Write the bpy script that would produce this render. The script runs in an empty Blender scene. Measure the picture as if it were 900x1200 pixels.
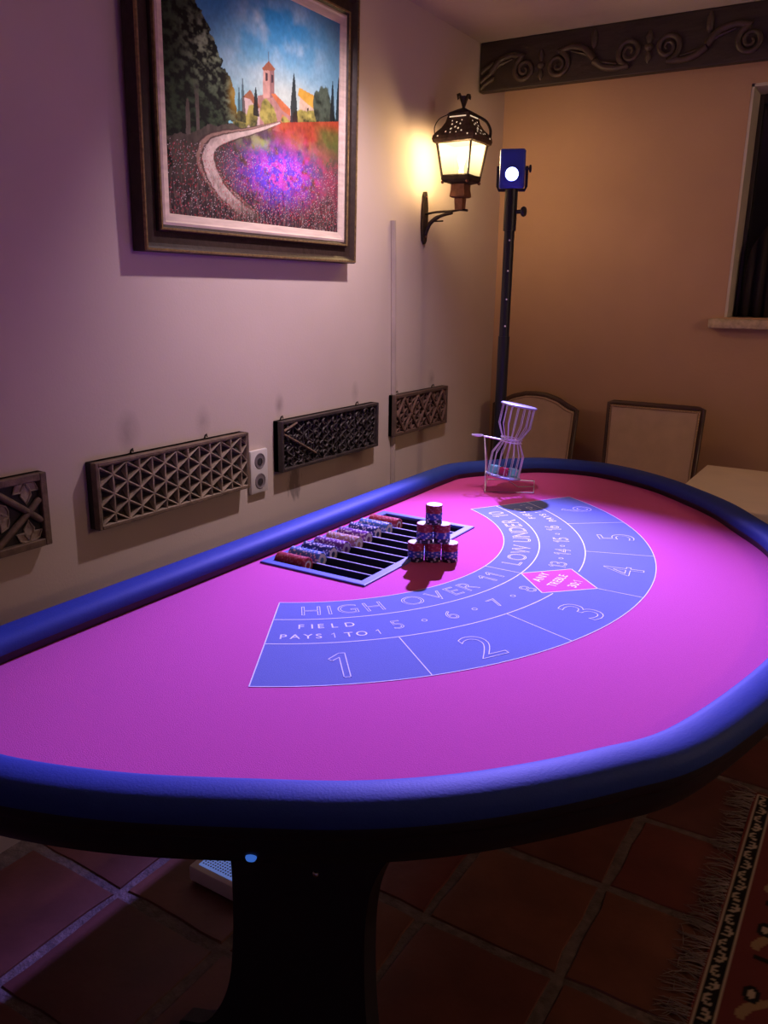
import bpy, bmesh, math, random
import numpy as np
from mathutils import Vector, Matrix, noise
random.seed(7)
PI = math.pi
scene = bpy.context.scene
C = scene.collection

# ------------------------------------------------------------------ camera
cam_d = bpy.data.cameras.new('camera')
cam = bpy.data.objects.new('camera', cam_d); C.objects.link(cam); scene.camera = cam
yaw, pitch, roll = math.radians(-31.43), math.radians(15.23), math.radians(0.85)
fwd = Vector((math.sin(yaw)*math.cos(pitch), math.cos(yaw)*math.cos(pitch), -math.sin(pitch)))
r0 = Vector((math.cos(yaw), -math.sin(yaw), 0)); u0 = r0.cross(fwd)
rt = math.cos(roll)*r0 + math.sin(roll)*u0; up = rt.cross(fwd)
M = Matrix((rt, up, -fwd)).transposed().to_4x4(); M.translation = Vector((1.55, 0.0, 1.47))
cam.matrix_world = M
cam_d.sensor_fit = 'VERTICAL'; cam_d.sensor_height = 36.0; cam_d.lens = 36.0*958.0/1200.0
cam_d.clip_start = 0.02

# ------------------------------------------------------------------ world, colour, lights
w = bpy.data.worlds.new('world'); scene.world = w; w.use_nodes = True
w.node_tree.nodes['Background'].inputs[0].default_value = (0.5, 0.42, 0.4, 1)
w.node_tree.nodes['Background'].inputs[1].default_value = 0.02
vs = scene.view_settings
scene.display_settings.display_device = 'sRGB'
vs.view_transform = 'Standard'; vs.look = 'None'; vs.gamma = 1; vs.use_curve_mapping = False
vs.exposure = 0.0

def lamp(name, kind, loc, energy, col, aim=None, **kw):
    d = bpy.data.lights.new(name, kind); d.energy = energy; d.color = col
    for k, v in kw.items(): setattr(d, k, v)
    o = bpy.data.objects.new(name, d); C.objects.link(o); o.location = loc
    if aim is not None:
        o.rotation_euler = (Vector(aim)-Vector(loc)).to_track_quat('-Z', 'Y').to_euler()
    return o
# the blue-violet beam of the stand lamp
lamp('stand_lamp_beam', 'SPOT', (0.172, 3.135, 1.925), 820, (0.33, 0.25, 1.0), (0.90, 1.54, 0.79),
     spot_size=math.radians(61), spot_blend=0.95, shadow_soft_size=0.02)
# warm bulb inside the wall lantern
lamp('lantern_bulb', 'POINT', (-0.116, 3.3082, 2.0), 24, (1.0, 0.66, 0.30), shadow_soft_size=0.05)
# ceiling spot washing the left wall and the picture
lamp('ceiling_wall_wash', 'SPOT', (0.52, 2.35, 2.53), 90, (1.0, 0.77, 0.86), (-0.2945, 2.42, 1.32),
     spot_size=math.radians(88), spot_blend=1.0, shadow_soft_size=0.03)
# second lantern, on the right wall out of the picture
lamp('right_wall_lantern', 'POINT', (3.5, 2.2, 2.1), 24, (1.0, 0.68, 0.46), shadow_soft_size=0.06)

# ------------------------------------------------------------------ materials
def principled(name):
    m = bpy.data.materials.new(name); m.use_nodes = True
    return m, m.node_tree, m.node_tree.nodes['Principled BSDF']
def mat(name, col, rough=0.6, metal=0.0, var=0.12, scale=8.0, bump=0.0, bscale=60.0, emis=0.0, ecol=None, spec=0.5, coat=0.0, sheen=0.0, stretch=None):
    m, nt, b = principled(name); N, L = nt.nodes, nt.links
    tc = N.new('ShaderNodeTexCoord'); src = tc.outputs['Object']
    if stretch:
        mp = N.new('ShaderNodeMapping'); mp.inputs['Scale'].default_value = stretch
        L.new(src, mp.inputs['Vector']); src = mp.outputs[0]
    nz = N.new('ShaderNodeTexNoise'); nz.inputs['Scale'].default_value = scale; nz.inputs['Detail'].default_value = 5
    L.new(src, nz.inputs['Vector'])
    mr = N.new('ShaderNodeMapRange'); mr.inputs['From Min'].default_value = 0.25; mr.inputs['From Max'].default_value = 0.75
    mr.inputs['To Min'].default_value = 1-var; mr.inputs['To Max'].default_value = 1+var
    L.new(nz.outputs['Fac'], mr.inputs['Value'])
    mx = N.new('ShaderNodeVectorMath'); mx.operation = 'SCALE'; mx.inputs[0].default_value = col
    L.new(mr.outputs[0], mx.inputs['Scale']); L.new(mx.outputs[0], b.inputs['Base Color'])
    b.inputs['Roughness'].default_value = rough; b.inputs['Metallic'].default_value = metal
    b.inputs['Specular IOR Level'].default_value = spec; b.inputs['Coat Weight'].default_value = coat
    b.inputs['Sheen Weight'].default_value = sheen
    if bump:
        n2 = N.new('ShaderNodeTexNoise'); n2.inputs['Scale'].default_value = bscale; n2.inputs['Detail'].default_value = 4
        L.new(src, n2.inputs['Vector'])
        bp = N.new('ShaderNodeBump'); bp.inputs['Strength'].default_value = bump; bp.inputs['Distance'].default_value = 0.004
        L.new(n2.outputs['Fac'], bp.inputs['Height']); L.new(bp.outputs[0], b.inputs['Normal'])
    if emis:
        b.inputs['Emission Color'].default_value = (*(ecol or col), 1); b.inputs['Emission Strength'].default_value = emis
    return m
def attr_mat(name, rough=0.5, bump=0.0, bscale=200):
    m, nt, b = principled(name); N, L = nt.nodes, nt.links
    a = N.new('ShaderNodeAttribute'); a.attribute_name = 'paint'
    L.new(a.outputs['Color'], b.inputs['Base Color']); b.inputs['Roughness'].default_value = rough; b.inputs['Specular IOR Level'].default_value = .15
    if bump:
        tc = N.new('ShaderNodeTexCoord'); nz = N.new('ShaderNodeTexNoise'); nz.inputs['Scale'].default_value = bscale
        L.new(tc.outputs['Object'], nz.inputs['Vector']); bp = N.new('ShaderNodeBump'); bp.inputs['Strength'].default_value = bump
        bp.inputs['Distance'].default_value = 0.003
        L.new(nz.outputs['Fac'], bp.inputs['Height']); L.new(bp.outputs[0], b.inputs['Normal'])
    return m

def left_wall_mat():
    m = mat('plaster_cream', (0.60, 0.50, 0.44), 0.85, var=0.05, scale=2.5, bump=0.10, bscale=140, spec=0.2)
    nt = m.node_tree; N, L = nt.nodes, nt.links; b = N['Principled BSDF']
    base = b.inputs['Base Color'].links[0].from_socket
    tc = N.new('ShaderNodeTexCoord')
    # soot smudges over the hooks and a drip stain under the dark panel: marks of the wall itself
    def blob(cur, c, s, col, wob=0.0, amt=0.5, freq=20.0):
        mp = N.new('ShaderNodeMapping'); mp.vector_type = 'TEXTURE'
        mp.inputs['Location'].default_value = c; mp.inputs['Scale'].default_value = s
        L.new(tc.outputs['Object'], mp.inputs['Vector'])
        g = N.new('ShaderNodeTexGradient'); g.gradient_type = 'SPHERICAL'; L.new(mp.outputs[0], g.inputs['Vector'])
        nz = N.new('ShaderNodeTexNoise'); nz.inputs['Scale'].default_value = freq; nz.inputs['Detail'].default_value = 4
        m2 = N.new('ShaderNodeMapping'); m2.inputs['Scale'].default_value = (1, 1, 0.25 if wob else 1)
        L.new(tc.outputs['Object'], m2.inputs['Vector']); L.new(m2.outputs[0], nz.inputs['Vector'])
        mul = N.new('ShaderNodeMath'); mul.operation = 'MULTIPLY'; L.new(g.outputs['Fac'], mul.inputs[0]); L.new(nz.outputs['Fac'], mul.inputs[1])
        mr = N.new('ShaderNodeMapRange'); mr.inputs['From Min'].default_value = 0.0 if not wob else 0.22; mr.inputs['From Max'].default_value = 0.5 if not wob else 0.34
        mr.inputs['To Max'].default_value = amt; L.new(mul.outputs[0], mr.inputs['Value'])
        x = N.new('ShaderNodeMix'); x.data_type = 'RGBA'; L.new(mr.outputs[0], x.inputs['Factor'])
        L.new(cur, x.inputs['A']); x.inputs['B'].default_value = (*col, 1)
        return x.outputs['Result']
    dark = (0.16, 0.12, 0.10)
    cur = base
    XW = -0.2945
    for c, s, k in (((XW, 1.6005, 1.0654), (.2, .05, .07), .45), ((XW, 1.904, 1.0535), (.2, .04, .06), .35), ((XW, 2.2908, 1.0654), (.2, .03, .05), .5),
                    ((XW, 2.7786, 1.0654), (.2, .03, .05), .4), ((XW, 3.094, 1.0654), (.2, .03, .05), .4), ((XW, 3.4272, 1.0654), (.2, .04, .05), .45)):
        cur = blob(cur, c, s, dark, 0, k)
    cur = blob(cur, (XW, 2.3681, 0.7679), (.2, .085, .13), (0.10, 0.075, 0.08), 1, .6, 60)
    L.new(cur, b.inputs['Base Color'])
    return m
M_wallL = left_wall_mat()
M_trim = mat('conduit_paint', (0.44, 0.36, 0.32), 0.85, spec=0.2)
M_wallB = mat('plaster_terracotta', (0.52, 0.325, 0.215), 0.85, var=0.06, scale=3, bump=0.2, bscale=80, spec=0.2)
M_wall = mat('plaster_plain', (0.5, 0.42, 0.36), 0.85, spec=0.2)
M_ceil = mat('ceiling_plaster', (0.60, 0.54, 0.38), 0.9, var=0.06, scale=4, bump=0.3, bscale=30, spec=0.2)
M_reveal = mat('window_reveal_plaster', (0.62, 0.56, 0.47), 0.85, var=0.06, bump=0.2)
M_stone = mat('sill_stone', (0.55, 0.43, 0.30), 0.8, var=0.3, scale=40, bump=0.6, bscale=60)
M_grout = mat('grout', (0.115, 0.08, 0.075), 0.6, var=0.5, scale=40, bump=1.0, bscale=90)
M_tiles = [mat('terracotta_tile_%d' % i, c, 0.42, var=0.30, scale=7, bump=0.35, bscale=25) for i, c in enumerate(
    ((0.108, 0.033, 0.024), (0.135, 0.046, 0.030), (0.092, 0.027, 0.023), (0.125, 0.030, 0.024)))]
M_beam = mat('carved_beam_wood', (0.034, 0.021, 0.016), 0.6, var=0.4, scale=20, bump=0.6, bscale=60, stretch=(0.3, 1, 1))
M_beam_hi = mat('carved_scroll_wood', (0.062, 0.040, 0.030), 0.45, var=0.4, scale=25, bump=0.5, bscale=70)
M_panel = mat('carved_panel_wood', (0.17, 0.115, 0.08), 0.6, var=0.4, scale=40, bump=0.5, bscale=120)
M_panel_lt = mat('carved_panel_wood_pale', (0.36, 0.28, 0.21), 0.6, var=0.35, scale=40, bump=0.4, bscale=120)  # paler tone of the panel wood, for ridges and leaves
M_panel_bk = mat('carved_panel_wood_black', (0.045, 0.034, 0.034), 0.45, var=0.4, scale=40, bump=0.4, bscale=120)
M_panel_ed = mat('panel_edge_wood', (0.10, 0.06, 0.045), 0.6, var=0.3, scale=30, stretch=(1, .2, 1))
M_panel_rd = mat('panel_red_wood', (0.16, 0.085, 0.062), 0.6, var=0.4, scale=30)
M_pit = mat('carved_pit_dark', (0.022, 0.016, 0.014), 0.7, var=0.3, scale=60)
M_iron = mat('wrought_iron', (0.05, 0.037, 0.03), 0.5, 0.6, var=0.3, scale=60, bump=0.3)
M_copper = mat('aged_copper', (0.22, 0.105, 0.065), 0.45, 0.7, var=0.35, scale=50, bump=0.2)
M_roof = mat('pierced_roof_metal', (0.10, 0.065, 0.045), 0.5, 0.5, var=0.4, scale=60, bump=0.3)
M_glow = mat('perforation_glow', (0.9, 0.75, 0.55), 0.5, emis=0.7, ecol=(1.0, 0.75, 0.5))
M_blk = mat('black_metal', (0.018, 0.018, 0.022), 0.4, 0.3, var=0.1)
M_blkp = mat('black_plastic', (0.02, 0.02, 0.025), 0.45, var=0.1)
M_lamph = mat('lamp_housing_glow_tint', (0.05, 0.09, 0.50), 0.4, 0.2)  # blue glow of the lens painted into the housing colour
M_felt = mat('red_felt', (0.65, 0.07, 0.285), 0.95, var=0.05, scale=300, bump=0.25, bscale=500, spec=0.1, sheen=0.15)
M_layout = mat('blue_layout_print', (0.15, 0.20, 0.40), 0.95, var=0.05, scale=300, bump=0.25, bscale=500, spec=0.1, sheen=0.1)
M_line = mat('layout_white_print', (0.92, 0.92, 0.94), 0.9, var=0.02)
M_rail = mat('blue_rail_vinyl', (0.020, 0.050, 0.25), 0.62, var=0.06, scale=30, bump=0.12, bscale=260, spec=0.22)
M_apron = mat('black_apron', (0.012, 0.012, 0.016), 0.5, var=0.1)
M_leg = mat('black_leg_laminate', (0.012, 0.012, 0.02), 0.45, var=0.1)
M_bolt = mat('steel_bolt', (0.6, 0.62, 0.68), 0.18, 1.0, var=0.05)
M_bolt_glint = mat('bolt_blue_glint', (0.1, 0.25, 0.8), 0.3, emis=0.5, ecol=(0.06, 0.22, 0.9))  # blue reflection on the apron bolt, imitated by emission
M_tray = mat('blue_tray_enamel', (0.09, 0.14, 0.42), 0.5, 0.0, var=0.05)
M_trayin = mat('tray_slot_black', (0.015, 0.014, 0.02), 0.5)
M_div = mat('tray_divider_bright', (0.72, 0.72, 0.80), 0.3, 0.2)
M_chrome = mat('chrome_wire', (0.86, 0.86, 0.90), 0.30, 0.55, var=0.03)
M_lid = mat('brushed_disc', (0.55, 0.60, 0.80), 0.3, 0.7, var=0.05)
M_wood = mat('chair_frame_wood', (0.07, 0.032, 0.02), 0.4, var=0.3, scale=20, coat=0.2)
M_uph = mat('tan_upholstery', (0.60, 0.43, 0.31), 0.9, var=0.08, scale=15, bump=0.3, bscale=300, sheen=0.2)
M_pipe = mat('upholstery_piping', (0.36, 0.24, 0.17), 0.8)
M_nail = mat('brass_nail', (0.55, 0.38, 0.2), 0.35, 0.9)
M_cloth = mat('cream_tablecloth', (0.80, 0.69, 0.52), 0.9, var=0.05, scale=6, bump=0.2, bscale=200)
M_white = mat('white_plastic', (0.72, 0.68, 0.66), 0.4, var=0.03)
M_sock = mat('socket_grey', (0.20, 0.17, 0.18), 0.5)
M_sockd = mat('socket_dark', (0.04, 0.035, 0.04), 0.6)
M_frame = mat('picture_frame_dark', (0.035, 0.021, 0.016), 0.45, var=0.35, scale=50, bump=0.3, spec=0.3)
M_gold = mat('picture_frame_gold', (0.28, 0.19, 0.085), 0.38, 0.5, var=0.45, scale=90, bump=0.3)
M_liner = mat('picture_liner_cream', (0.62, 0.50, 0.42), 0.6, var=0.2, scale=60, stretch=(1, .15, 1))
M_paint = attr_mat('oil_paint', 0.6, 0.15, 160)
M_rug = attr_mat('rug_wool', 0.95, 0.6, 400)
M_fringe = mat('rug_fringe_wool', (0.22, 0.165, 0.155), 0.9, var=0.2)
M_dark = mat('night_dark_glass', (0.01, 0.01, 0.013), 0.12, var=0.02)
M_wframe = mat('window_frame_dark', (0.04, 0.03, 0.026), 0.5)
M_curt = mat('dark_curtain', (0.03, 0.022, 0.02), 0.9)
M_perf = mat('blue_dotted_grille', (0.35, 0.42, 0.8), 0.5, var=0.05, emis=0.35, ecol=(0.2, 0.35, 1.0))
CH = {'red': (0.42, 0.03, 0.04), 'blue': (0.05, 0.09, 0.42), 'black': (0.02, 0.02, 0.04), 'purple': (0.20, 0.05, 0.26),
      'tan': (0.50, 0.27, 0.17), 'navy': (0.03, 0.04, 0.16), 'light blue': (0.10, 0.22, 0.48)}
M_chip = {k: mat('chip_' + k.replace(' ', '_'), v, 0.45, var=0.05) for k, v in CH.items()}
M_inlay = mat('chip_inlay', (0.85, 0.80, 0.76), 0.5, var=0.03)
M_spot = mat('chip_edge_spot', (0.74, 0.66, 0.68), 0.5, var=0.03)
M_spotr = mat('chip_edge_spot_rose', (0.55, 0.16, 0.14), 0.5, var=0.03)
M_die_t = mat('die_teal', (0.25, 0.75, 0.72), 0.25, var=0.03)
M_die_r = mat('die_red', (0.50, 0.03, 0.10), 0.25, var=0.03)

# ------------------------------------------------------------------ builders
WLOC = {}
# Wall fittings are scaled up about the camera position, onto walls set farther back
# (unscaled x = 0 is the face of the left wall, unscaled y = 3.456 the face of the back wall).
CAM_SCALE_O, CAM_SCALE_K = Vector((-0.2945, 0.0, -0.2793)), 1.19
class CamScale: on = False
def cam_scale(p): return CAM_SCALE_O + Vector(p)*CAM_SCALE_K if CamScale.on else Vector(p)
def reg(o, loc): WLOC[o.name] = Vector(loc)
def thing(name, label, cat, loc=(0, 0, 0), group=None):
    loc = cam_scale(loc)
    o = bpy.data.objects.new(name, None); C.objects.link(o); o.location = loc; o.empty_display_size = 0.05
    o['label'] = label; o['category'] = cat
    if group: o['group'] = group
    reg(o, loc); return o
def tag(o, label, cat, group=None):
    o['label'] = label; o['category'] = cat
    if group: o['group'] = group
    return o

class MB:
    """collects shapes given in world coordinates"""
    def __init__(s): s.bm = bmesh.new(); s.mi = 0
    def _mark(s, faces):
        for f in faces: f.material_index = s.mi
    def poly(s, pts): 
        f = s.bm.faces.new([s.bm.verts.new(p) for p in pts]); f.material_index = s.mi; return f
    def mesh(s, verts, faces):
        vs_ = [s.bm.verts.new(v) for v in verts]
        for f in faces:
            ff = s.bm.faces.new([vs_[i] for i in f]); ff.material_index = s.mi
    def box(s, lo, hi, bev=0.0, rot=None, seg=2):
        lo, hi = Vector(lo), Vector(hi); c = (lo+hi)/2; d = hi-lo
        r = bmesh.ops.create_cube(s.bm, size=1.0)
        vv = r['verts']
        for v in vv: v.co = Vector((v.co.x*d.x, v.co.y*d.y, v.co.z*d.z))
        fs = set(f for v in vv for f in v.link_faces)
        if bev:
            es = list(set(e for v in vv for e in v.link_edges))
            rr = bmesh.ops.bevel(s.bm, geom=es, offset=bev, segments=seg, affect='EDGES', profile=0.5)
            vv = list(set(v for f in rr['faces'] for v in f.verts) | set(v for v in vv if v.is_valid))
            fs = set(f for v in vv for f in v.link_faces)
        for v in vv:
            v.co = (rot @ v.co if rot else v.co) + c
        s._mark(fs); return vv
    def tube(s, path, r, seg=8, closed=False, caps=True, sec=None):
        """path of points, r a number or list; sec optional (a,b) scale of the two section axes"""
        P = [Vector(p) for p in path]; n = len(P); R = r if isinstance(r, (list, tuple)) else [r]*n
        rings = []; prev = None
        for i in range(n):
            if closed: t = P[(i+1) % n]-P[i-1]
            else: t = P[min(i+1, n-1)]-P[max(i-1, 0)]
            t.normalize()
            if prev is None:
                a = Vector((0, 0, 1)) if abs(t.z) < .9 else Vector((1, 0, 0)); u = t.cross(a).normalized()
            else:
                u = prev - t*prev.dot(t); u.normalize()
            v = t.cross(u); prev = u
            rings.append([s.bm.verts.new(P[i]+u*R[i]*math.cos(2*PI*k/seg)*(sec[0] if sec else 1)+v*R[i]*math.sin(2*PI*k/seg)*(sec[1] if sec else 1)) for k in range(seg)])
        fs = []
        for i in range(n if closed else n-1):
            A, B = rings[i], rings[(i+1) % n]
            for k in range(seg):
                fs.append(s.bm.faces.new((A[k], A[(k+1) % seg], B[(k+1) % seg], B[k])))
        if caps and not closed:
            fs.append(s.bm.faces.new(rings[0][::-1])); fs.append(s.bm.faces.new(rings[-1]))
        s._mark(fs)
    def lathe(s, prof, c, seg=24, mtx=None, close=True):
        """profile of (r, z) about the z axis"""
        rings = []
        for r, z in prof:
            rings.append([s._p(Vector((r*math.cos(2*PI*k/seg), r*math.sin(2*PI*k/seg), z)), c, mtx) for k in range(seg)])
        fs = []
        for A, B in zip(rings, rings[1:]):
            for k in range(seg): fs.append(s.bm.faces.new((A[k], A[(k+1) % seg], B[(k+1) % seg], B[k])))
        if close:
            fs.append(s.bm.faces.new(rings[0][::-1])); fs.append(s.bm.faces.new(rings[-1]))
        s._mark(fs)
    def _p(s, v, c, mtx):
        return s.bm.verts.new((mtx @ v if mtx else v) + Vector(c))
    def prism(s, poly, ax, lo, hi):
        """poly of 2-D points extruded along axis ax ('x','y','z') from lo to hi"""
        def P(a, b, t): return {'x': (t, a, b), 'y': (a, t, b), 'z': (a, b, t)}[ax]
        A = [s.bm.verts.new(P(a, b, lo)) for a, b in poly]; B = [s.bm.verts.new(P(a, b, hi)) for a, b in poly]
        n = len(poly); fs = [s.bm.faces.new(A[::-1]), s.bm.faces.new(B)]
        for i in range(n): fs.append(s.bm.faces.new((A[i], A[(i+1) % n], B[(i+1) % n], B[i])))
        s._mark(fs)
    def sphere(s, c, r, sc=(1, 1, 1), u=12, v=8):
        rr = bmesh.ops.create_uvsphere(s.bm, u_segments=u, v_segments=v, radius=r)
        for q in rr['verts']: q.co = Vector((q.co.x*sc[0], q.co.y*sc[1], q.co.z*sc[2]))+Vector(c)
        s._mark(set(f for q in rr['verts'] for f in q.link_faces))
    def build(s, name, mats, parent=None, smooth=None, label=None, kind=None):
        bmesh.ops.recalc_face_normals(s.bm, faces=s.bm.faces)
        me = bpy.data.meshes.new(name)
        off = WLOC[parent.name] if parent else Vector((0, 0, 0))
        if CamScale.on:
            for v in s.bm.verts: v.co = cam_scale(v.co)
        if off.length: 
            for v in s.bm.verts: v.co -= off
        s.bm.to_mesh(me); s.bm.free()
        for m in (mats if isinstance(mats, (list, tuple)) else [mats]): me.materials.append(m)
        if smooth is not None:
            me.shade_smooth() if smooth >= 180 else None
            if smooth < 180:
                me.shade_smooth(); me.set_sharp_from_angle(angle=math.radians(smooth))
        o = bpy.data.objects.new(name, me); C.objects.link(o)
        if parent: o.parent = parent
        reg(o, off)
        if label: o['label'] = label
        if kind: o['kind'] = kind
        return o
def structure(name, mb, m, parent=None, smooth=None):
    o = mb.build(name, m, parent, smooth)
    if not parent: o['kind'] = 'structure'
    return o
def cat_path(pts, n=8, closed=False):
    P = [Vector(p) for p in pts]; out = []; N = len(P)
    for i in range(N if closed else N-1):
        if closed: a, b, c, d = P[i-1], P[i], P[(i+1) % N], P[(i+2) % N]
        else: a, b, c, d = P[max(i-1, 0)], P[i], P[i+1], P[min(i+2, N-1)]
        for k in range(n):
            t = k/n
            out.append(0.5*((2*b)+(c-a)*t+(2*a-5*b+4*c-d)*t*t+(3*b-a-3*c+d)*t**3))
    if not closed: out.append(P[-1])
    return out

# ------------------------------------------------------------------ room shell
XL, XR, YB, YF, ZC = -0.2945, 3.7, 4.1126, -2.2, 2.5743
s = MB(); s.box((XL-.12, YF-.12, -.05), (XL, YB+.3, ZC+.1)); structure('wall_left', s, M_wallL)
WX0, WX1, WZ0, WZ1 = 0.855, 1.9665, 1.3689, 2.3446
s = MB()
s.box((XL, YB, -.05), (WX0, YB+.25, ZC+.1)); s.box((WX1, YB, -.05), (XR, YB+.25, ZC+.1))
s.box((WX0, YB, -.05), (WX1, YB+.25, WZ0)); s.box((WX0, YB, WZ1), (WX1, YB+.25, ZC+.1))
structure('wall_back', s, M_wallB)
s = MB(); s.box((XR, YF-.12, -.05), (XR+.12, YB+.25, ZC+.1)); structure('wall_right', s, M_wall)
s = MB(); s.box((XL, YF-.12, -.05), (XR, YF, ZC+.1)); structure('wall_front', s, M_wall)
s = MB(); s.box((XL, YF, ZC), (XR, YB, ZC+.1)); structure('ceiling', s, M_ceil)
s = MB(); s.box((XL, YF, -.05), (XR, YB, -0.006)); floor = structure('floor', s, M_grout)
# hand-made terracotta tiles, 0.342 m pitch, thick worn grout
tile_meshes = []
for k in range(6):
    b = MB(); n = 5; h = 0.157
    ring = []
    rr = random.Random(k)
    for side in range(4):
        for q in range(n):
            t = -h + 2*h*q/n
            p = [(t, -h), (h, t), (-t, h), (-h, -t)][side]
            j = rr.uniform(-.004, .004)
            ring.append(Vector((p[0]*(1+j/h), p[1]*(1+j/h), 0)))
    m_ = len(ring)
    bot = [b.bm.verts.new(v+Vector((0, 0, -.0058))) for v in ring]
    top = [b.bm.verts.new(v*0.985+Vector((0, 0, rr.uniform(-.0018, -.001)))) for v in ring]
    inn = [b.bm.verts.new(v*0.93+Vector((0, 0, rr.uniform(-.0006, 0.0)))) for v in ring]
    for i in range(m_):
        j = (i+1) % m_
        b.bm.faces.new((bot[i], bot[j], top[j], top[i])); b.bm.faces.new((top[i], top[j], inn[j], inn[i]))
    b.bm.faces.new(inn)
    o = b.build('tile', M_tiles[k % 4], floor, 40)
    tile_meshes.append(o.data); bpy.data.objects.remove(o)
P_ = 0.3425
for ix in range(-1, 11):
    for iy in range(-7, 12):
        x0 = 0.0925 + (ix-1)*P_; y0 = 1.137 + (iy-3)*0.342
        cx, cy = x0+P_/2, y0+0.171
        if cx-.16 < XL or cx+.16 > XR or cy-.16 < YF or cy+.16 > YB: continue
        o = bpy.data.objects.new('tile', random.choice(tile_meshes)); C.objects.link(o); o.parent = floor
        o.location = (cx+random.uniform(-.003, .003), cy+random.uniform(-.003, .003), random.uniform(-.0015, 0.0))
        o.rotation_euler = (random.uniform(-.003, .003), random.uniform(-.003, .003), random.choice((0, PI/2, PI, -PI/2))+random.uniform(-.012, .012))

# window in the back wall
s = MB()
for a, b_ in (((WX0-.0, YB+.002, WZ0), (WX0+.012, YB+.2, WZ1)), ((WX0, YB+.002, WZ1-.012), (WX1, YB+.2, WZ1)), ((WX1-.012, YB+.002, WZ0), (WX1, YB+.2, WZ1))): s.box(a, b_)
win = structure('window_1', s, M_reveal)
s = MB()
for a, b_ in (((WX0+.012, YB+.17, WZ0), (WX0+.03, YB+.2, WZ1-.012)), ((WX1-.05, YB+.17, WZ0), (WX1-.012, YB+.2, WZ1-.012)),
              ((WX0+.03, YB+.17, WZ1-.05), (WX1-.05, YB+.2, WZ1-.012)), ((1.45, YB+.17, WZ0+.03), (1.49, YB+.2, WZ1-.05)), ((WX0+.03, YB+.17, WZ0), (WX1-.05, YB+.2, WZ0+.03))): s.box(a, b_, .003)
s.build('window_frame', M_wframe, win)
s = MB(); s.box((WX0+.03, YB+.183, WZ0+.03), (1.45, YB+.188, WZ1-.05)); s.build('pane', M_dark, win)
s = MB(); s.box((1.49, YB+.183, WZ0+.03), (WX1-.05, YB+.188, WZ1-.05)); s.build('pane', M_dark, win)
s = MB(); vv = s.box((0.7967, YB-.053, 1.3213), (2.0379, YB+.17, 1.3629), .007)
for v in s.bm.verts: v.co += Vector((0, 0, noise.noise(v.co*30)*.003))
s.build('window_sill', M_stone, win, 40)
# dark curtain bunched low in the window
CamScale.on = True; YW = 3.456
s = MB(); prof = []
pts = [(0.995, 1.39), (0.990, 1.45), (1.000, 1.52), (1.006, 1.585), (1.022, 1.60), (1.03, 1.66), (1.06, 1.72), (1.16, 1.74), (1.35, 1.745), (1.35, 1.39)]
nx = 40
for i in range(nx+1):
    t = i/nx; x = 0.99+t*.36
    topz = np.interp(x, [0.99, 1.006, 1.012, 1.03, 1.06, 1.16, 1.35], [1.40, 1.58, 1.60, 1.66, 1.72, 1.74, 1.745])
    prof.append((x, YW+.105+.018*math.sin(i*1.35), topz))
v0 = [s.bm.verts.new((x, y, 1.386)) for x, y, z in prof]; v1 = [s.bm.verts.new((x+.004*math.sin(i), y-.004, z)) for i, (x, y, z) in enumerate(prof)]
for i in range(nx): s.bm.faces.new((v0[i], v0[i+1], v1[i+1], v1[i]))
cu = s.build('curtain', M_curt, None, 180); so = cu.modifiers.new('solid', 'SOLIDIFY'); so.thickness = .004
tag(cu, 'dark bunched cloth curtain low in the window recess behind the stone sill', 'curtain')

# plaster-covered conduit on the left wall
s = MB(); s.tube([(0.003, 2.562, 1.70), (0.004, 2.566, 1.60), (0.004, 2.575, 1.3), (0.004, 2.583, 1.05), (0.004, 2.592, 0.30)], 0.011, 8)
o = structure('trim_1', s, M_trim, smooth=40)

# carved beam along the top of the back wall
BY0, BZ0, BZ1 = 3.20, 2.221, 2.3975
s = MB(); s.box((0.003, BY0, BZ0), (3.3, BY0+.035, BZ1), .004)
for v in s.bm.verts: v.co += Vector((0, 0, 0))
beam = s.build('carved_beam', M_beam)
tag(beam, 'dark wooden ceiling beam with carved scrolls running along the back wall', 'beam')
def spiral(cx, cz, R, turns, start, sgn, n=46):
    out = []
    for i in range(n+1):
        t = i/n; r = R*(1-t)**0.85+.004
        a = start+sgn*turns*2*PI*t
        out.append(Vector((cx+r*math.cos(a), BY0-.004, cz+r*math.sin(a))))
    return out
def scroll(path, r0_=.013, r1_=.004):
    n = len(path); b = MB()
    b.tube(path, [r0_+(r1_-r0_)*i/(n-1) for i in range(n)], 8, sec=(1, 1))
    return b.build('scroll', M_beam_hi, beam, 60)
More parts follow.
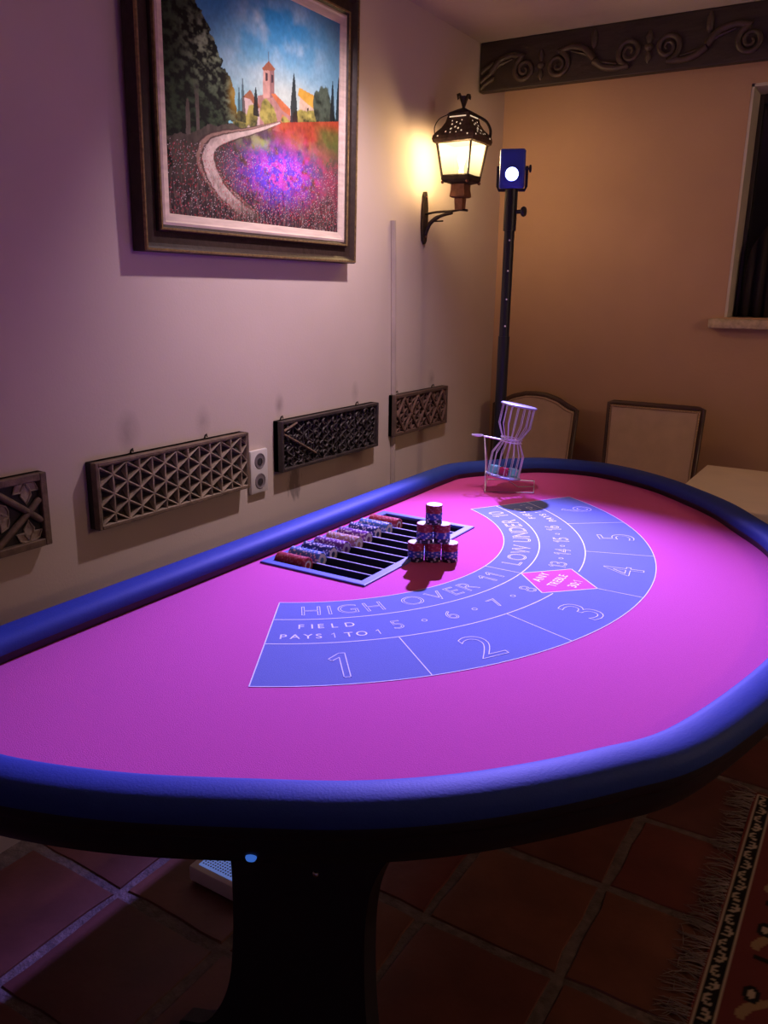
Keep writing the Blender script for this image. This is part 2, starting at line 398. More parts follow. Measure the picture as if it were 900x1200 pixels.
# motif repeats: pair with upper arms at x=.257, pair with lower arms at x=.655, and on
for cx, kind in ((0.257, 0), (0.655, 1), (1.055, 0), (1.455, 1), (1.855, 0), (2.255, 1), (2.655, 0), (3.055, 1)):
    cz = 2.283 if kind == 0 else 2.295
    for sg in (-1, 1):
        sc = spiral(cx+sg*.066, cz, .040, 1.9, PI/2 if kind == 0 else -PI/2, -sg if kind == 0 else sg)
        if kind == 0: tail = cat_path([(cx+sg*.205, BY0-.004, 2.285), (cx+sg*.165, BY0-.004, 2.325), (cx+sg*.115, BY0-.004, 2.338)], 6)
        else: tail = cat_path([(cx+sg*.195, BY0-.004, 2.28), (cx+sg*.155, BY0-.004, 2.255), (cx+sg*.11, BY0-.004, 2.248)], 6)
        scroll(tail+sc)
        a0 = tail[len(tail)//2]; dz = -1 if kind == 0 else 1
        b = MB(); b.tube([tail[1], a0+Vector((0, -.001, dz*.016)), tail[-1]+Vector((0, 0, dz*.014))], [.003, .006, .003], 6); b.build('leaf', M_beam_hi, beam, 60)
    b = MB(); b.lathe([(.003, -.05), (.012, -.035), (.006, -.012), (.015, -.006), (.015, .006), (.006, .012), (.014, .035), (.004, .055)], (cx, BY0-.002, cz+.006), 10); b.build('carved_finial', M_beam_hi, beam, 60)
    b = MB(); b.lathe([(.004, -.03), (.012, -.02), (.012, .02), (.004, .035)], (cx+.2, BY0-.001, 2.352), 8); b.build('carved_knop', M_beam_hi, beam, 60)
# carved end by the left wall
for zz, dz in ((2.245, .03), (2.268, .035), (2.30, .03)):
    b = MB(); b.tube(cat_path([(.012, BY0-.003, zz-.012), (.035, BY0-.004, zz+.004), (.07, BY0-.004, zz+dz*.7)], 5), [.009]*10+[.004], 7); b.build('leaf', M_beam_hi, beam, 60)

CamScale.on = False
# ------------------------------------------------------------------ casino table
YC = 1.829
FAR = [(0.224, 0.0), (0.224, 0.45), (0.224, 0.78), (0.236, 0.885), (0.304, 0.990), (0.378, 1.090), (0.457, 1.158), (0.598, 1.196), (0.724, 1.176),
        (0.884, 1.088), (1.018, 0.967), (1.135, 0.838), (1.221, 0.705), (1.338, 0.505), (1.420, 0.250), (1.450, 0.0)]
NEAR = [(1.438, -0.27), (1.350, -0.62), (1.260, -0.77), (1.144, -0.91), (1.030, -1.01), (0.903, -1.088), (0.74, -1.175), (0.580, -1.232), (0.46, -1.245), (0.36, -1.225),
        (0.275, -1.165), (0.236, -1.07), (0.224, -0.95), (0.224, -0.45)]
loop = [(x, YC+dy, 0) for x, dy in FAR+NEAR]
OUT = [v.to_2d() for v in cat_path(loop, 7, True)]          # felt outline
_o = []
for p in OUT:
    if not _o or (p-_o[-1]).length > 1e-4: _o.append(p)
OUT = _o; NO = len(OUT)
cen = sum(OUT, Vector((0, 0)))/NO
NRM = []
for i in range(NO):
    t = OUT[(i+1) % NO]-OUT[i-1]; n_ = Vector((t.y, -t.x)).normalized()
    if n_.dot(OUT[i]-Vector((0.75, YC))) < 0: n_ = -n_
    NRM.append(n_)
def offs(d): return [OUT[i]+NRM[i]*d for i in range(NO)]
table = thing('casino_table', 'D-shaped casino table with red felt, blue padded rail and blue dice layout', 'table', (0.83, YC, 0))
FZ = 0.79
TR = (0.262, 0.548, 1.545, 2.115)    # chip tray x0,x1,y0,y1
s = MB()
ov = [s.bm.verts.new((p.x, p.y, FZ)) for p in offs(.012)]; hv = [s.bm.verts.new((x, y, FZ)) for x, y in ((TR[0], TR[2]), (TR[1], TR[2]), (TR[1], TR[3]), (TR[0], TR[3]))]
ed = [s.bm.edges.new((ov[i], ov[(i+1) % NO])) for i in range(NO)]+[s.bm.edges.new((hv[i], hv[(i+1) % 4])) for i in range(4)]
bmesh.ops.triangle_fill(s.bm, edges=ed, use_beauty=True, normal=(0, 0, 1))
s.build('felt', M_felt, table)
s = MB(); s.prism([tuple(p) for p in offs(.024)], 'z', 0.740, 0.752); s.build('table_bed', M_apron, table)
# padded rail: rounded section swept round the outline
sec = []
for k in range(20):
    a = 2*PI*k/20; ca, sa = math.cos(a), math.sin(a)
    sec.append((0.034+0.040*math.copysign(abs(ca)**.75, ca), 0.808+0.032*math.copysign(abs(sa)**.75, sa)))
s = MB(); rings = []
for i in range(NO): rings.append([s.bm.verts.new((*(OUT[i]+NRM[i]*a), z)) for a, z in sec])
for i in range(NO):
    A, B = rings[i], rings[(i+1) % NO]
    for k in range(20):
        f = s.bm.faces.new((A[k], A[(k+1) % 20], B[(k+1) % 20], B[k]))
        f.material_index = 1 if (sec[k][1]+sec[(k+1) % 20][1])/2 < .803 else 0
s.build('padded_rail', [M_rail, M_apron], table, 180)
s = MB(); rings = []
for i in range(NO): rings.append([s.bm.verts.new((*(OUT[i]+NRM[i]*a), z)) for a, z in ((.066, .790), (.064, .765), (.046, .735), (.040, .731), (.026, .731), (.026, .755), (.022, .79))])
for i in range(NO):
    A, B = rings[i], rings[(i+1) % NO]
    for k in range(7): s.bm.faces.new((A[k], A[(k+1) % 7], B[(k+1) % 7], B[k]))
s.build('apron', M_apron, table, 30)
# pedestal legs: two hourglass plates and a stretcher
def leg_outline(cx):
    R = [(.30, .0), (.30, .025), (.235, .056), (.190, .12), (.160, .20), (.147, .30), (.143, .40), (.145, .48), (.155, .545), (.180, .605), (.215, .655), (.27, .700), (.31, .722), (.31, .735)]
    R = [(v.x, v.y) for v in cat_path([(a, b, 0) for a, b in R], 4)]
    return [(cx+a, b) for a, b in R]+[(cx-a, b) for a, b in R[::-1]]
for ly in (0.95, 2.71):
    s = MB(); s.prism(leg_outline(0.812), 'y', ly-.018, ly+.018); s.build('leg', M_leg, table)
# bolts: one through the apron, one in the leg
def bolt(c, d, r, m):
    q = Vector(d).to_track_quat('Z', 'Y').to_matrix(); b = MB()
    b.lathe([(r, -.004), (r, .002), (r*.75, .005), (r*.3, .006)], c, 12, q); return b.build('bolt', m, table, 50)
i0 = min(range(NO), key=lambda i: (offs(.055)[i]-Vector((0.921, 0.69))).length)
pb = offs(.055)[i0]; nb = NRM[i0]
bolt((pb.x, pb.y, 0.750), (nb.x, nb.y, -.6), .0075, M_bolt_glint)
bolt((0.859, 0.932, 0.530), (0, -1, 0), .0065, M_bolt)

# ---- dice layout printed on the felt
LC = Vector((0.167, YC)); RI, R1, R2, RO = 0.571, 0.669, 0.792, 0.972; AE = math.radians(59)
def pol(r, a): return LC+Vector((r*math.cos(a), r*math.sin(a)))
LZ = FZ+.0004
s = MB(); n = 96; A = []; B = []
for i in range(n+1):
    a = -AE+2*AE*i/n; A.append(s.bm.verts.new((*pol(RI, a), LZ))); B.append(s.bm.verts.new((*pol(RO, a), LZ)))
for i in range(n): s.bm.faces.new((A[i], B[i], B[i+1], A[i+1]))
s.build('layout_panel', M_layout, table)
a_d = math.radians(7.6); DI = [pol(.669, 0), pol(.771, -a_d), pol(.864, 0), pol(.771, a_d)]
s = MB(); s.poly([(*p, LZ+.0002) for p in DI]); s.build('treble_diamond', M_felt, table)
s = MB(); LW = .0011
def lseg(p, q, wd=LW):
    d = (q-p).normalized(); nn = Vector((-d.y, d.x))*wd
    s.poly([(*(p-nn), LZ+.0004), (*(q-nn), LZ+.0004), (*(q+nn), LZ+.0004), (*(p+nn), LZ+.0004)])
def larc(r, a0, a1, wd=LW):
    n = 60
    for i in range(n):
        a, b_ = a0+(a1-a0)*i/n, a0+(a1-a0)*(i+1)/n
        s.poly([(*pol(r-wd, a), LZ+.0004), (*pol(r+wd, a), LZ+.0004), (*pol(r+wd, b_), LZ+.0004), (*pol(r-wd, b_), LZ+.0004)])
larc(RI, -AE, AE); larc(RO, -AE, AE); larc(R1, -AE, AE, .0014); larc(R2, -AE, -a_d*.87, .0014); larc(R2, a_d*.87, AE, .0014)
for sg in (-1, 1):
    lseg(pol(RI, sg*AE), pol(RO, sg*AE))
    for k in (19.7, 39.4): lseg(pol(R2, sg*math.radians(k)), pol(RO, sg*math.radians(k)))
lseg(pol(RI, 0), pol(R1, 0)); lseg(pol(.864, 0), pol(RO, 0))
for i in range(4): lseg(DI[i], DI[(i+1) % 4], .0014)
s.build('layout_lines', M_line, table)
# letters: outlines of glyphs as fine printed strokes
_gl = {}
def glyph(ch, outline, wd):
    key = (ch, outline, wd)
    if key in _gl: return _gl[key]
    if ch == '1':       # plain one with a flag, no foot
        P = [(0, .535), (.155, .70), (.235, .70), (.235, 0), (.150, 0), (.150, .575), (.045, .475)]
        V = []; F = []; t = wd if outline else .028
        segs = list(zip(P, P[1:]+P[:1])) if outline else [((.02, .54), (.19, .69)), ((.19, .70), (.19, 0))]
        for (ax_, ay_), (bx_, by_) in segs:
            d = Vector((bx_-ax_, by_-ay_)).normalized(); q_ = Vector((-d.y, d.x))*t; b0 = len(V); e = d*t
            V += [(ax_-q_.x-e.x, ay_-q_.y-e.y, 0), (bx_-q_.x+e.x, by_-q_.y+e.y, 0), (bx_+q_.x+e.x, by_+q_.y+e.y, 0), (ax_+q_.x-e.x, ay_+q_.y-e.y, 0)]
            F.append((b0, b0+1, b0+2, b0+3))
        V = np.array(V); V[:, 0] -= V[:, 0].min(); _gl[key] = (V, F, V[:, 0].max()); return _gl[key]
    cu = bpy.data.curves.new('glyph', 'FONT'); cu.body = ch; cu.size = 1.0; cu.resolution_u = 4
    if outline: cu.fill_mode = 'NONE'; cu.bevel_depth = wd; cu.bevel_resolution = 0; cu.offset = -wd
    else: cu.offset = wd
    o = bpy.data.objects.new('glyph', cu); C.objects.link(o)
    dg = bpy.context.evaluated_depsgraph_get(); me = bpy.data.meshes.new_from_object(o.evaluated_get(dg))
    V = np.array([v.co[:] for v in me.vertices]); F = [tuple(p.vertices) for p in me.polygons]
    bpy.data.objects.remove(o); bpy.data.curves.remove(cu); bpy.data.meshes.remove(me)
    V[:, 0] -= V[:, 0].min(); _gl[key] = (V, F, V[:, 0].max()); return _gl[key]
def put_text(txt, rad, a_mid, height, outline=True, wd=.018, span=None, gap=.18, sx=1.0, thick=.0002):
    """letters along an arc of radius rad (their middle), tops towards the centre, reading with growing angle"""
    k = height/0.70; items = []; x = 0
    for ch in txt:
        if ch == ' ': x += .42*k; continue
        V, F, wdt = glyph(ch, outline, wd); items.append((V, F, wdt*k*sx, x)); x += wdt*k*sx+gap*k
    tot = x-gap*k; stretch = 1.0
    if span: stretch = (math.radians(span)*rad-items[-1][2])/items[-1][3]; tot = items[-1][3]*stretch+items[-1][2]
    for V, F, wdt, x0 in items:
        a = a_mid+((x0*stretch+wdt/2)-tot/2)/rad
        er = Vector((math.cos(a), math.sin(a))); et = Vector((-er.y, er.x)); c = pol(rad, a)
        vv = [(*(c+et*(v[0]*k*sx-wdt/2)-er*((v[1]-.35)*k)), LZ+.0005+(thick if v[2] > 0 else 0)) for v in V]
        mb = MB(); mb.mesh(vv, F); mb.build('printed_letter' if not txt[0].isdigit() or ':' in txt else 'printed_numeral', M_line, table)
D2 = math.radians
put_text('HIGH OVER 11', .621, D2(-29), .050, span=50, wd=.011)
put_text('LOW UNDER 10', .621, D2(29), .050, span=49, wd=.013)
for sg in (-1, 1):
    put_text('FIELD', .707, D2(sg*49.6), .022, False, .004, span=9.5)
    put_text('PAYS 1 TO 1', .757, D2(sg*49.3), .022, False, .004, span=15.5)
s = MB()
for ch, a in (('5', -38), ('6', -27.8), ('7', -17.4), ('8', -7.6), ('13', 9.0), ('14', 17.8), ('15', 26.6), ('16', 36.0)): put_text(ch, .732, D2(a), .043, wd=.013, gap=.10)
for a in (-33, -22.6, -12.5, 13.4, 22.2, 31.3):
    c = pol(.732, D2(a)); s = MB()
    for t in range(12):
        a0, a1 = t*PI/6, (t+1)*PI/6
        s.poly([(c.x+r*math.cos(q_), c.y+r*math.sin(q_), LZ+.0005) for r, q_ in ((.0048, a0), (.0066, a0), (.0066, a1), (.0048, a1))])
    s.build('printed_dot', M_line, table)
s = MB()
for i, a in enumerate((-49.2, -30.3, -10.4, 10.3, 29.7, 49.6)): put_text(str(i+1), .893, D2(a), .102, wd=.0065)
put_text('ANY', .722, 0, .022, False, .01, gap=.12); put_text('TREBLE', .765, 0, .022, False, .01, gap=.10, sx=.85); put_text('30:1', .808, 0, .022, False, .01, gap=.12)

# ---- chip tray let into the table
tray = thing('chip_tray', 'blue rimmed chip tray with black slots, sunk in the table by its straight side', 'chip tray', (TR[0], TR[2], FZ))
x0, x1, y0, y1 = TR
s = MB(); R_ = []
for d, z in ((.016, FZ-.003), (.016, FZ+.004), (.014, FZ+.005), (-.006, FZ+.005), (-.008, FZ+.003), (-.008, FZ-.003)):
    R_.append([s.bm.verts.new(p) for p in ((x0-d, y0-d, z), (x1+d, y0-d, z), (x1+d, y1+d, z), (x0-d, y1+d, z))])
for A, B in zip(R_, R_[1:]+R_[:1]):
    for k in range(4): s.bm.faces.new((A[k], A[(k+1) % 4], B[(k+1) % 4], B[k]))
s.build('tray_rim', M_tray, tray)
s = MB(); s.box((x0, y0, .7535), (x1, y1, .7585)); 
for a, b_ in (((x0, y0, .758), (x0+.003, y1, FZ)), ((x1-.003, y0, .758), (x1, y1, FZ)), ((x0, y0, .758), (x1, y0+.003, FZ)), ((x0, y1-.003, .758), (x1, y1, FZ))): s.box(a, b_)
s.build('tray_well', M_trayin, tray)
s = MB(); s.box((x0+.003, y0+.003, .7585), (x1-.003, y1-.003, .7675)); s.build('tray_floor', M_trayin, tray)
NCH = 10; pitch = (y1-y0-.012)/NCH
for k in range(1, NCH):
    yy = y0+.006+pitch*k; s = MB(); s.box((x0+.004, yy-.0016, .758), (x1-.008, yy+.0016, FZ-.001), .0006, seg=1); dv = s.build('tray_divider', M_trayin, tray)
    s = MB(); s.box((x0+.004, yy-.0015, FZ-.001), (x1-.008, yy+.0015, FZ+.001)); s.build('divider_edge', M_div, dv)

# ---- poker chips
CR, CT = 0.0215, 0.0042
def chip_mesh(col, spot, face_in=.80):
    b = MB(); n = 24; prof = [(CR*.93, 0.0), (CR, CT*.18), (CR, CT*.82), (CR*.93, CT)]
    rings = [[b.bm.verts.new((r*math.cos(2*PI*k/n), r*math.sin(2*PI*k/n), z)) for k in range(n)] for r, z in prof]
    for i, (A, B) in enumerate(zip(rings, rings[1:])):
        for k in range(n):
            f = b.bm.faces.new((A[k], A[(k+1) % n], B[(k+1) % n], B[k])); f.material_index = 2 if k % 4 == 0 else 0
    for z, R, sg in ((0.0, rings[0], -1), (CT, rings[-1], 1)):
        I = [b.bm.verts.new((CR*face_in*math.cos(2*PI*k/n), CR*face_in*math.sin(2*PI*k/n), z)) for k in range(n)]
        J = [b.bm.verts.new((CR*.36*math.cos(2*PI*k/n), CR*.36*math.sin(2*PI*k/n), z)) for k in range(n)]
        for k in range(n):
            f = b.bm.faces.new((R[k], R[(k+1) % n], I[(k+1) % n], I[k])); f.material_index = 2 if k % 4 == 0 else 0
            f = b.bm.faces.new((I[k], I[(k+1) % n], J[(k+1) % n], J[k])); f.material_index = 1
        f = b.bm.faces.new(J); f.material_index = 3
    o = b.build('poker_chip', [M_chip[col], M_inlay, spot, M_inlay if face_in > .8 else M_chip[col]], None, 40)
    me = o.data; bpy.data.objects.remove(o); return me
chip_me = {k: chip_mesh(k, M_spotr if k == 'red' else M_spot, .90 if k in ('red',) else .80) for k in CH}
chip_me['red_roll'] = chip_mesh('red', M_spotr, .62)
ORD = ['first', 'second', 'third', 'fourth', 'fifth', 'sixth', 'seventh', 'eighth', 'ninth', 'tenth', 'eleventh', 'twelfth', 'thirteenth', 'fourteenth', 'fifteenth',
       'sixteenth', 'seventeenth', 'eighteenth', 'nineteenth', 'twentieth', 'twenty-first', 'twenty-second', 'twenty-third', 'twenty-fourth']
def chip(me, loc, rot, label, group):
    o = bpy.data.objects.new('poker_chip', me); C.objects.link(o); o.location = loc; o.rotation_euler = rot
    tag(o, label, 'chip', group)
rolls = [('red', 'red roll nearest the camera'), ('light blue', 'light blue roll at the near end'), ('navy', 'navy roll nearest the camera'), ('purple', 'purple roll before the tan one'),
         ('tan', 'tan roll mid tray'), ('purple', 'purple roll past the tan one'), ('navy', 'navy roll farthest off'), ('light blue', 'light blue roll at the far end'), ('red', 'red roll farthest off')]
for k, (col, where) in enumerate(rolls):
    yy = y0+.006+pitch*(k+.5); n = 22 + (0, 1, 0, 1, 2, 1, 0, 1, 1)[k]
    for i in range(n):
        xx = x0+.006+i*CT*1.005
        chip(chip_me['red_roll' if col == 'red' else col], (xx, yy+random.uniform(-.0005, .0005), .768+CR+random.uniform(0, .0004)), (Matrix.Rotation(PI/2, 3, 'Y') @ Matrix.Rotation(random.uniform(0, 6.28), 3, 'Z')).to_euler(),
             '%s chip, %s from the wall in the %s' % (col, ORD[i], where), 'chips of the ' + where)
ca = Vector((0.566, 1.772)); cdir = Vector((0.083, 0.050)).normalized(); cw = 2*CR+.001
stacks = []
for i, nm in enumerate(('left bottom stack', 'middle bottom stack', 'right bottom stack')): stacks.append((ca+cdir*cw*(i), FZ, nm))
NS = 12; STK_H = NS*CT
for i, nm in enumerate(('left second-tier stack', 'right second-tier stack')): stacks.append((ca+cdir*cw*(i+.5), FZ+STK_H+.0002, nm))
stacks.append((ca+cdir*cw*1.0, FZ+2*STK_H+.0004, 'top stack'))
for p, z, nm in stacks:
    for i in range(NS):
        col = 'black' if i < 3 else 'blue' if i < 7 else 'red'
        chip(chip_me[col], (p.x+random.uniform(-.0005, .0005), p.y+random.uniform(-.0005, .0005), z+.0002+i*CT), (0, 0, random.uniform(0, 6.28)),
             '%s chip, %s from the bottom of the %s in the chip pyramid' % (col, ORD[i], nm), 'chips of the pyramid, ' + nm)

# ---- chuck-a-luck dice cage
cage = thing('dice_cage', 'chrome hourglass wire dice cage standing on the felt by the far layout end', 'dice cage', (0.44, 2.66, FZ))
bl, br, fr, fl_ = Vector((0.327, 2.735, FZ+.004)), Vector((0.483, 2.811, FZ+.004)), Vector((0.550, 2.633, FZ+.004)), Vector((0.404, 2.547, FZ+.004))
wr = .0022
s = MB(); s.tube([bl, br, fr, fl_], wr, 6, True); s.build('base_frame', M_chrome, cage, 60)
# cage axis, slightly tipped
cb = Vector((0.440, 2.615, 0.846)); ct = Vector((0.472, 2.648, 1.087)); ax = (ct-cb).normalized(); H = (ct-cb).length
q = ax.to_track_quat('Z', 'Y').to_matrix(); cm = (cb+ct)/2
s = MB(); s.lathe([(.002, -.002), (.060, -.002), (.063, 0), (.063, .004), (.058, .006), (.002, .006)], ct, 32, q); s.build('top_disc', M_lid, cage, 50)
s = MB(); s.lathe([(.002, -.006), (.060, -.006), (.063, -.004), (.063, 0), (.060, .002), (.002, .002)], cb, 32, q); s.build('bottom_disc', M_lid, cage, 50)
prof = [(.056, 0), (.056, .075), (.034, .118), (.034, .134), (.056, .178), (.056, H)]
for k in range(16):
    a = 2*PI*k/16
    s = MB(); s.tube([cb+q@Vector((r*math.cos(a), r*math.sin(a), z)) for r, z in prof], .0016, 5); s.build('wire', M_chrome, cage, 60)
wc = cb+ax*.126
for dz in (-.006, .006):
    s = MB(); s.tube([wc+ax*dz+q@Vector((.037*math.cos(2*PI*k/28), .037*math.sin(2*PI*k/28), 0)) for k in range(28)], .0024, 6, True); s.build('waist_ring', M_chrome, cage, 60)
# pivot arm with loop handle and its upright on the left
pv = Vector((0.365, 2.600, 0.978))
s = MB(); s.tube([wc-Vector((.034, .012, 0)), pv+Vector((.015, .008, -.002)), pv], .0032, 8)
s.tube([pv+Vector((-.020+.020*math.cos(2*PI*k/18), .014*math.sin(2*PI*k/18)-.006, .003)) for k in range(18)], .0028, 6, True); s.build('pivot_handle', M_chrome, cage, 60)
for p in (bl, fl_):
    s = MB(); s.tube([p, p.lerp(pv+Vector((.004, 0, -.002)), .5)+Vector((.004, 0, 0)), pv+Vector((.004, 0, -.002))], .0020, 6); s.build('upright', M_chrome, cage, 60)
s = MB(); s.tube([(br+fr)/2, Vector((0.48, 2.66, FZ+.010)), cb-ax*.006], .0018, 6); s.build('strut', M_chrome, cage, 60)
# dice
def die(m, off, rz, label):
    d = .027; wv = Vector((.853*off[0]+.39*off[1], .521*off[0]-.92*off[1], 0)); wv -= ax*wv.dot(ax)
    t = thing('die', label, 'die', cb+ax*(.0032+d/2)+wv, 'dice inside the wire cage')
    R = q@Matrix.Rotation(rz, 3, 'Z'); L_ = WLOC[t.name]
    s = MB(); s.box(L_-Vector((d, d, d))/2, L_+Vector((d, d, d))/2, .0022, R); s.build('body', m, t, 50)
    s = MB()
    for fx, pts in (((0, -1, 0), ((-.5, -.5), (.5, .5), (0, 0))), ((1, 0, 0), ((-.5, -.5), (.5, -.5), (-.5, .5), (.5, .5))), ((0, 0, 1), ((0, 0),)), ((-1, 0, 0), ((-.5, .5), (.5, -.5)))):
        n_ = Vector(fx); u_ = Vector((0, 0, 1)) if abs(n_.z) < .5 else Vector((1, 0, 0)); v_ = n_.cross(u_)
        mm = (R@n_).to_track_quat('Z', 'Y').to_matrix()
        for a, b_ in pts: s.lathe([(.0024, -.0002), (.0022, .0003)], L_+R@(n_*d/2+u_*a*d*.5+v_*b_*d*.5), 8, mm)
    s.build('pips', M_white, t)
die(M_die_t, (-.032, .006), .4, 'teal die at the left of the floor of the wire cage')
die(M_die_r, (.000, .024), .8, 'red die between two teal dice in the wire cage')
die(M_die_t, (.033, .004), .15, 'teal die at the right of the floor of the wire cage')

# ------------------------------------------------------------------ lamp stand
PX, PY = 0.163, 3.20
st = thing('lamp_stand', 'tall black light stand with a bright blue-white spot lamp in the room corner', 'light stand', (PX, PY, 0))
s = MB(); s.lathe([(.12, 0), (.12, .012), (.03, .03), (.022, .06)], (PX, PY, 0), 24); s.build('base', M_blk, st, 40)
s = MB(); s.tube([(PX, PY, .02), (PX, PY, 1.29)], .0235, 16); s.build('lower_pole', M_blk, st, 40)
s = MB(); s.tube([(PX, PY, 1.269), (PX, PY, 1.714)], .0207, 16); s.build('upper_pole', M_blk, st, 40)
s = MB(); s.tube([(PX, PY, 1.703), (PX, PY, 1.857)], .0255, 16); s.build('collar', M_blk, st, 40)
nrm = Vector((0.5, -.866, 0))     # towards the room
for z in (1.666, 1.549, 1.438, 1.332):
    b = MB(); qq = nrm.to_track_quat('Z', 'Y').to_matrix(); rp = .0207 if z > 1.3 else .0235
    b.lathe([(.0035, -.002), (.0035, .0012), (.001, .0015)], Vector((PX, PY, z))+nrm*rp, 10, qq); b.build('pin_hole', M_white, st, 50)
s = MB(); s.tube([(PX+.02, PY, 1.774), (PX+.048, PY, 1.774)], .008, 10); 
s.lathe([(.006, .0), (.017, .003), (.020, .010), (.017, .017), (.006, .019)], (PX+.046, PY, 1.774), 16, Vector((1, 0, 0)).to_track_quat('Z', 'Y').to_matrix()); s.build('clamp_knob', M_blkp, st, 40)
# yoke and head, tipped towards the table
aim = (Vector((0.86, 1.50, 0.79))-Vector((PX, PY, 1.90))).normalized()
hd = Vector((.35, -.92, -.12)).normalized()
hr = Vector((0, 0, 1)).cross(hd).normalized(); hu = hr.cross(-hd)
RM = Matrix((hr, -hd, hu)).transposed()     # local x right, y back, z up
hc = Vector((PX, PY, 1.934))
s = MB(); s.box(hc-Vector((.049, .037, .072)), hc+Vector((.049, .037, .072)), .008, RM); s.build('lamp_head', M_lamph, st, 40)
s = MB(); s.box(hc+RM@Vector((0, -.038, .0))-Vector((.043, .002, .064)), hc+RM@Vector((0, -.038, 0))+Vector((.043, .002, .064)), .002, RM); s.build('front_plate', M_lamph, st, 40)
M_led = mat('led_lens', (0.9, 0.9, 1.0), 0.3, emis=9, ecol=(0.75, 0.78, 1.0))
lc = hc+RM@Vector((0, -.0405, -.019)); lq = hd.to_track_quat('Z', 'Y').to_matrix()
s = MB(); s.lathe([(.024, -.001), (.024, .002), (.018, .006), (.008, .008), (.001, .0085)], lc, 24, lq); s.build('lens', M_led, st, 60)
s = MB(); s.tube([lc+RM@Vector((.027*math.cos(2*PI*k/24), -.002, .027*math.sin(2*PI*k/24))) for k in range(24)], .003, 6, True); s.build('lens_ring', M_lamph, st, 60)
s = MB()
yk = [hc+RM@Vector(p) for p in ((-.056, 0, .01), (-.056, 0, -.064), (-.051, 0, -.078), (.051, 0, -.078), (.056, 0, -.064), (.056, 0, .01))]
s.tube(yk, .004, 6, sec=(1, 1.6)); s.build('yoke', M_blk, st, 40)
s = MB(); s.tube([hc+RM@Vector((.044, 0, .0)), hc+RM@Vector((.066, 0, .0))], .005, 8); s.lathe([(.006, 0), (.014, .002), (.015, .008), (.008, .011)], hc+RM@Vector((.063, 0, 0)), 14, hr.to_track_quat('Z', 'Y').to_matrix()); s.build('tilt_knob', M_blkp, st, 40)
s = MB(); s.tube([(PX, PY, 1.855), (PX, PY, 1.86)], .012, 10); s.build('spigot', M_blk, st, 40)

CamScale.on = True
# ------------------------------------------------------------------ wall lantern
sx_, sy_ = 0.150, 2.78
lan = thing('wall_lantern', 'lit wrought iron wall lantern with pierced copper roof on a curved bracket', 'wall lamp', (0, sy_, 1.64))
s = MB(); s.prism([(sy_-.004, 1.815), (sy_-.012, 1.80), (sy_-.012, 1.785), (sy_-.017, 1.76), (sy_-.019, 1.69), (sy_-.012, 1.645), (sy_, 1.632), (sy_+.012, 1.645), (sy_+.019, 1.69), (sy_+.017, 1.76), (sy_+.012, 1.785), (sy_+.012, 1.80), (sy_+.004, 1.815)], 'x', .001, .012); s.build('back_plate', M_iron, lan)
for z in (1.795, 1.66):
    b = MB(); b.sphere((.013, sy_, z), .005); b.build('rivet', M_copper, lan, 180)
s = MB(); s.tube(cat_path([(.010, sy_, 1.738), (.06, sy_, 1.744), (.12, sy_, 1.745), (sx_, sy_, 1.748), (sx_+.03, sy_, 1.745)], 5), .006, 8, sec=(1, .7)); s.build('arm', M_iron, lan, 60)
s = MB(); s.tube(cat_path([(.010, sy_, 1.665), (.030, sy_, 1.705), (.068, sy_, 1.728), (.12, sy_, 1.740)], 6), [.008]*12+[.006]*7, 8); s.build('brace', M_iron, lan, 60)
s = MB(); s.tube([(.05, sy_-.003, 1.712), (.085, sy_-.003, 1.712)], .003, 6); s.build('brace_pin', M_iron, lan)
def sq(b, levels, m=0, caps=True):
    b.mi = m; R = [[b.bm.verts.new((sx_+a*h, sy_+c*h, z)) for a, c in ((-1, -1), (1, -1), (1, 1), (-1, 1))] for h, z in levels]
    for A, B in zip(R, R[1:]):
        for k in range(4): b.bm.faces.new((A[k], A[(k+1) % 4], B[(k+1) % 4], B[k]))
    if caps: b.bm.faces.new(R[0][::-1]); b.bm.faces.new(R[-1])
s = MB(); sq(s, [(.014, 1.748), (.016, 1.785), (.013, 1.79), (.013, 1.80)]); s.build('stem', M_copper, lan)
s = MB(); sq(s, [(.024, 1.788), (.029, 1.792), (.026, 1.815), (.026, 1.832)]); s.build('socket_cup', M_copper, lan)
s = MB(); sq(s, [(.026, 1.832), (.046, 1.838), (.052, 1.846), (.052, 1.856)]); s.build('bottom_tray', M_iron, lan)
for a, c in ((-1, -1), (1, -1), (1, 1), (-1, 1)):
    b = MB(); b.sphere((sx_+a*.048, sy_+c*.048, 1.838), .006); b.build('ball_foot', M_copper, lan, 180)
z0_, z1_, h0, h1 = 1.856, 1.968, .050, .066
for a, c in ((-1, -1), (1, -1), (1, 1), (-1, 1)):
    b = MB(); b.tube([(sx_+a*h0, sy_+c*h0, z0_), (sx_+a*h1, sy_+c*h1, z1_)], .0045, 4); b.build('frame_post', M_iron, lan)
for hh, zz in ((h0, z0_+.002), (h1, z1_-.002)):
    b = MB(); b.tube([(sx_+a*hh, sy_+c*hh, zz) for a, c in ((-1, -1), (1, -1), (1, 1), (-1, 1))], .004, 4, True); b.build('frame_rail', M_iron, lan)
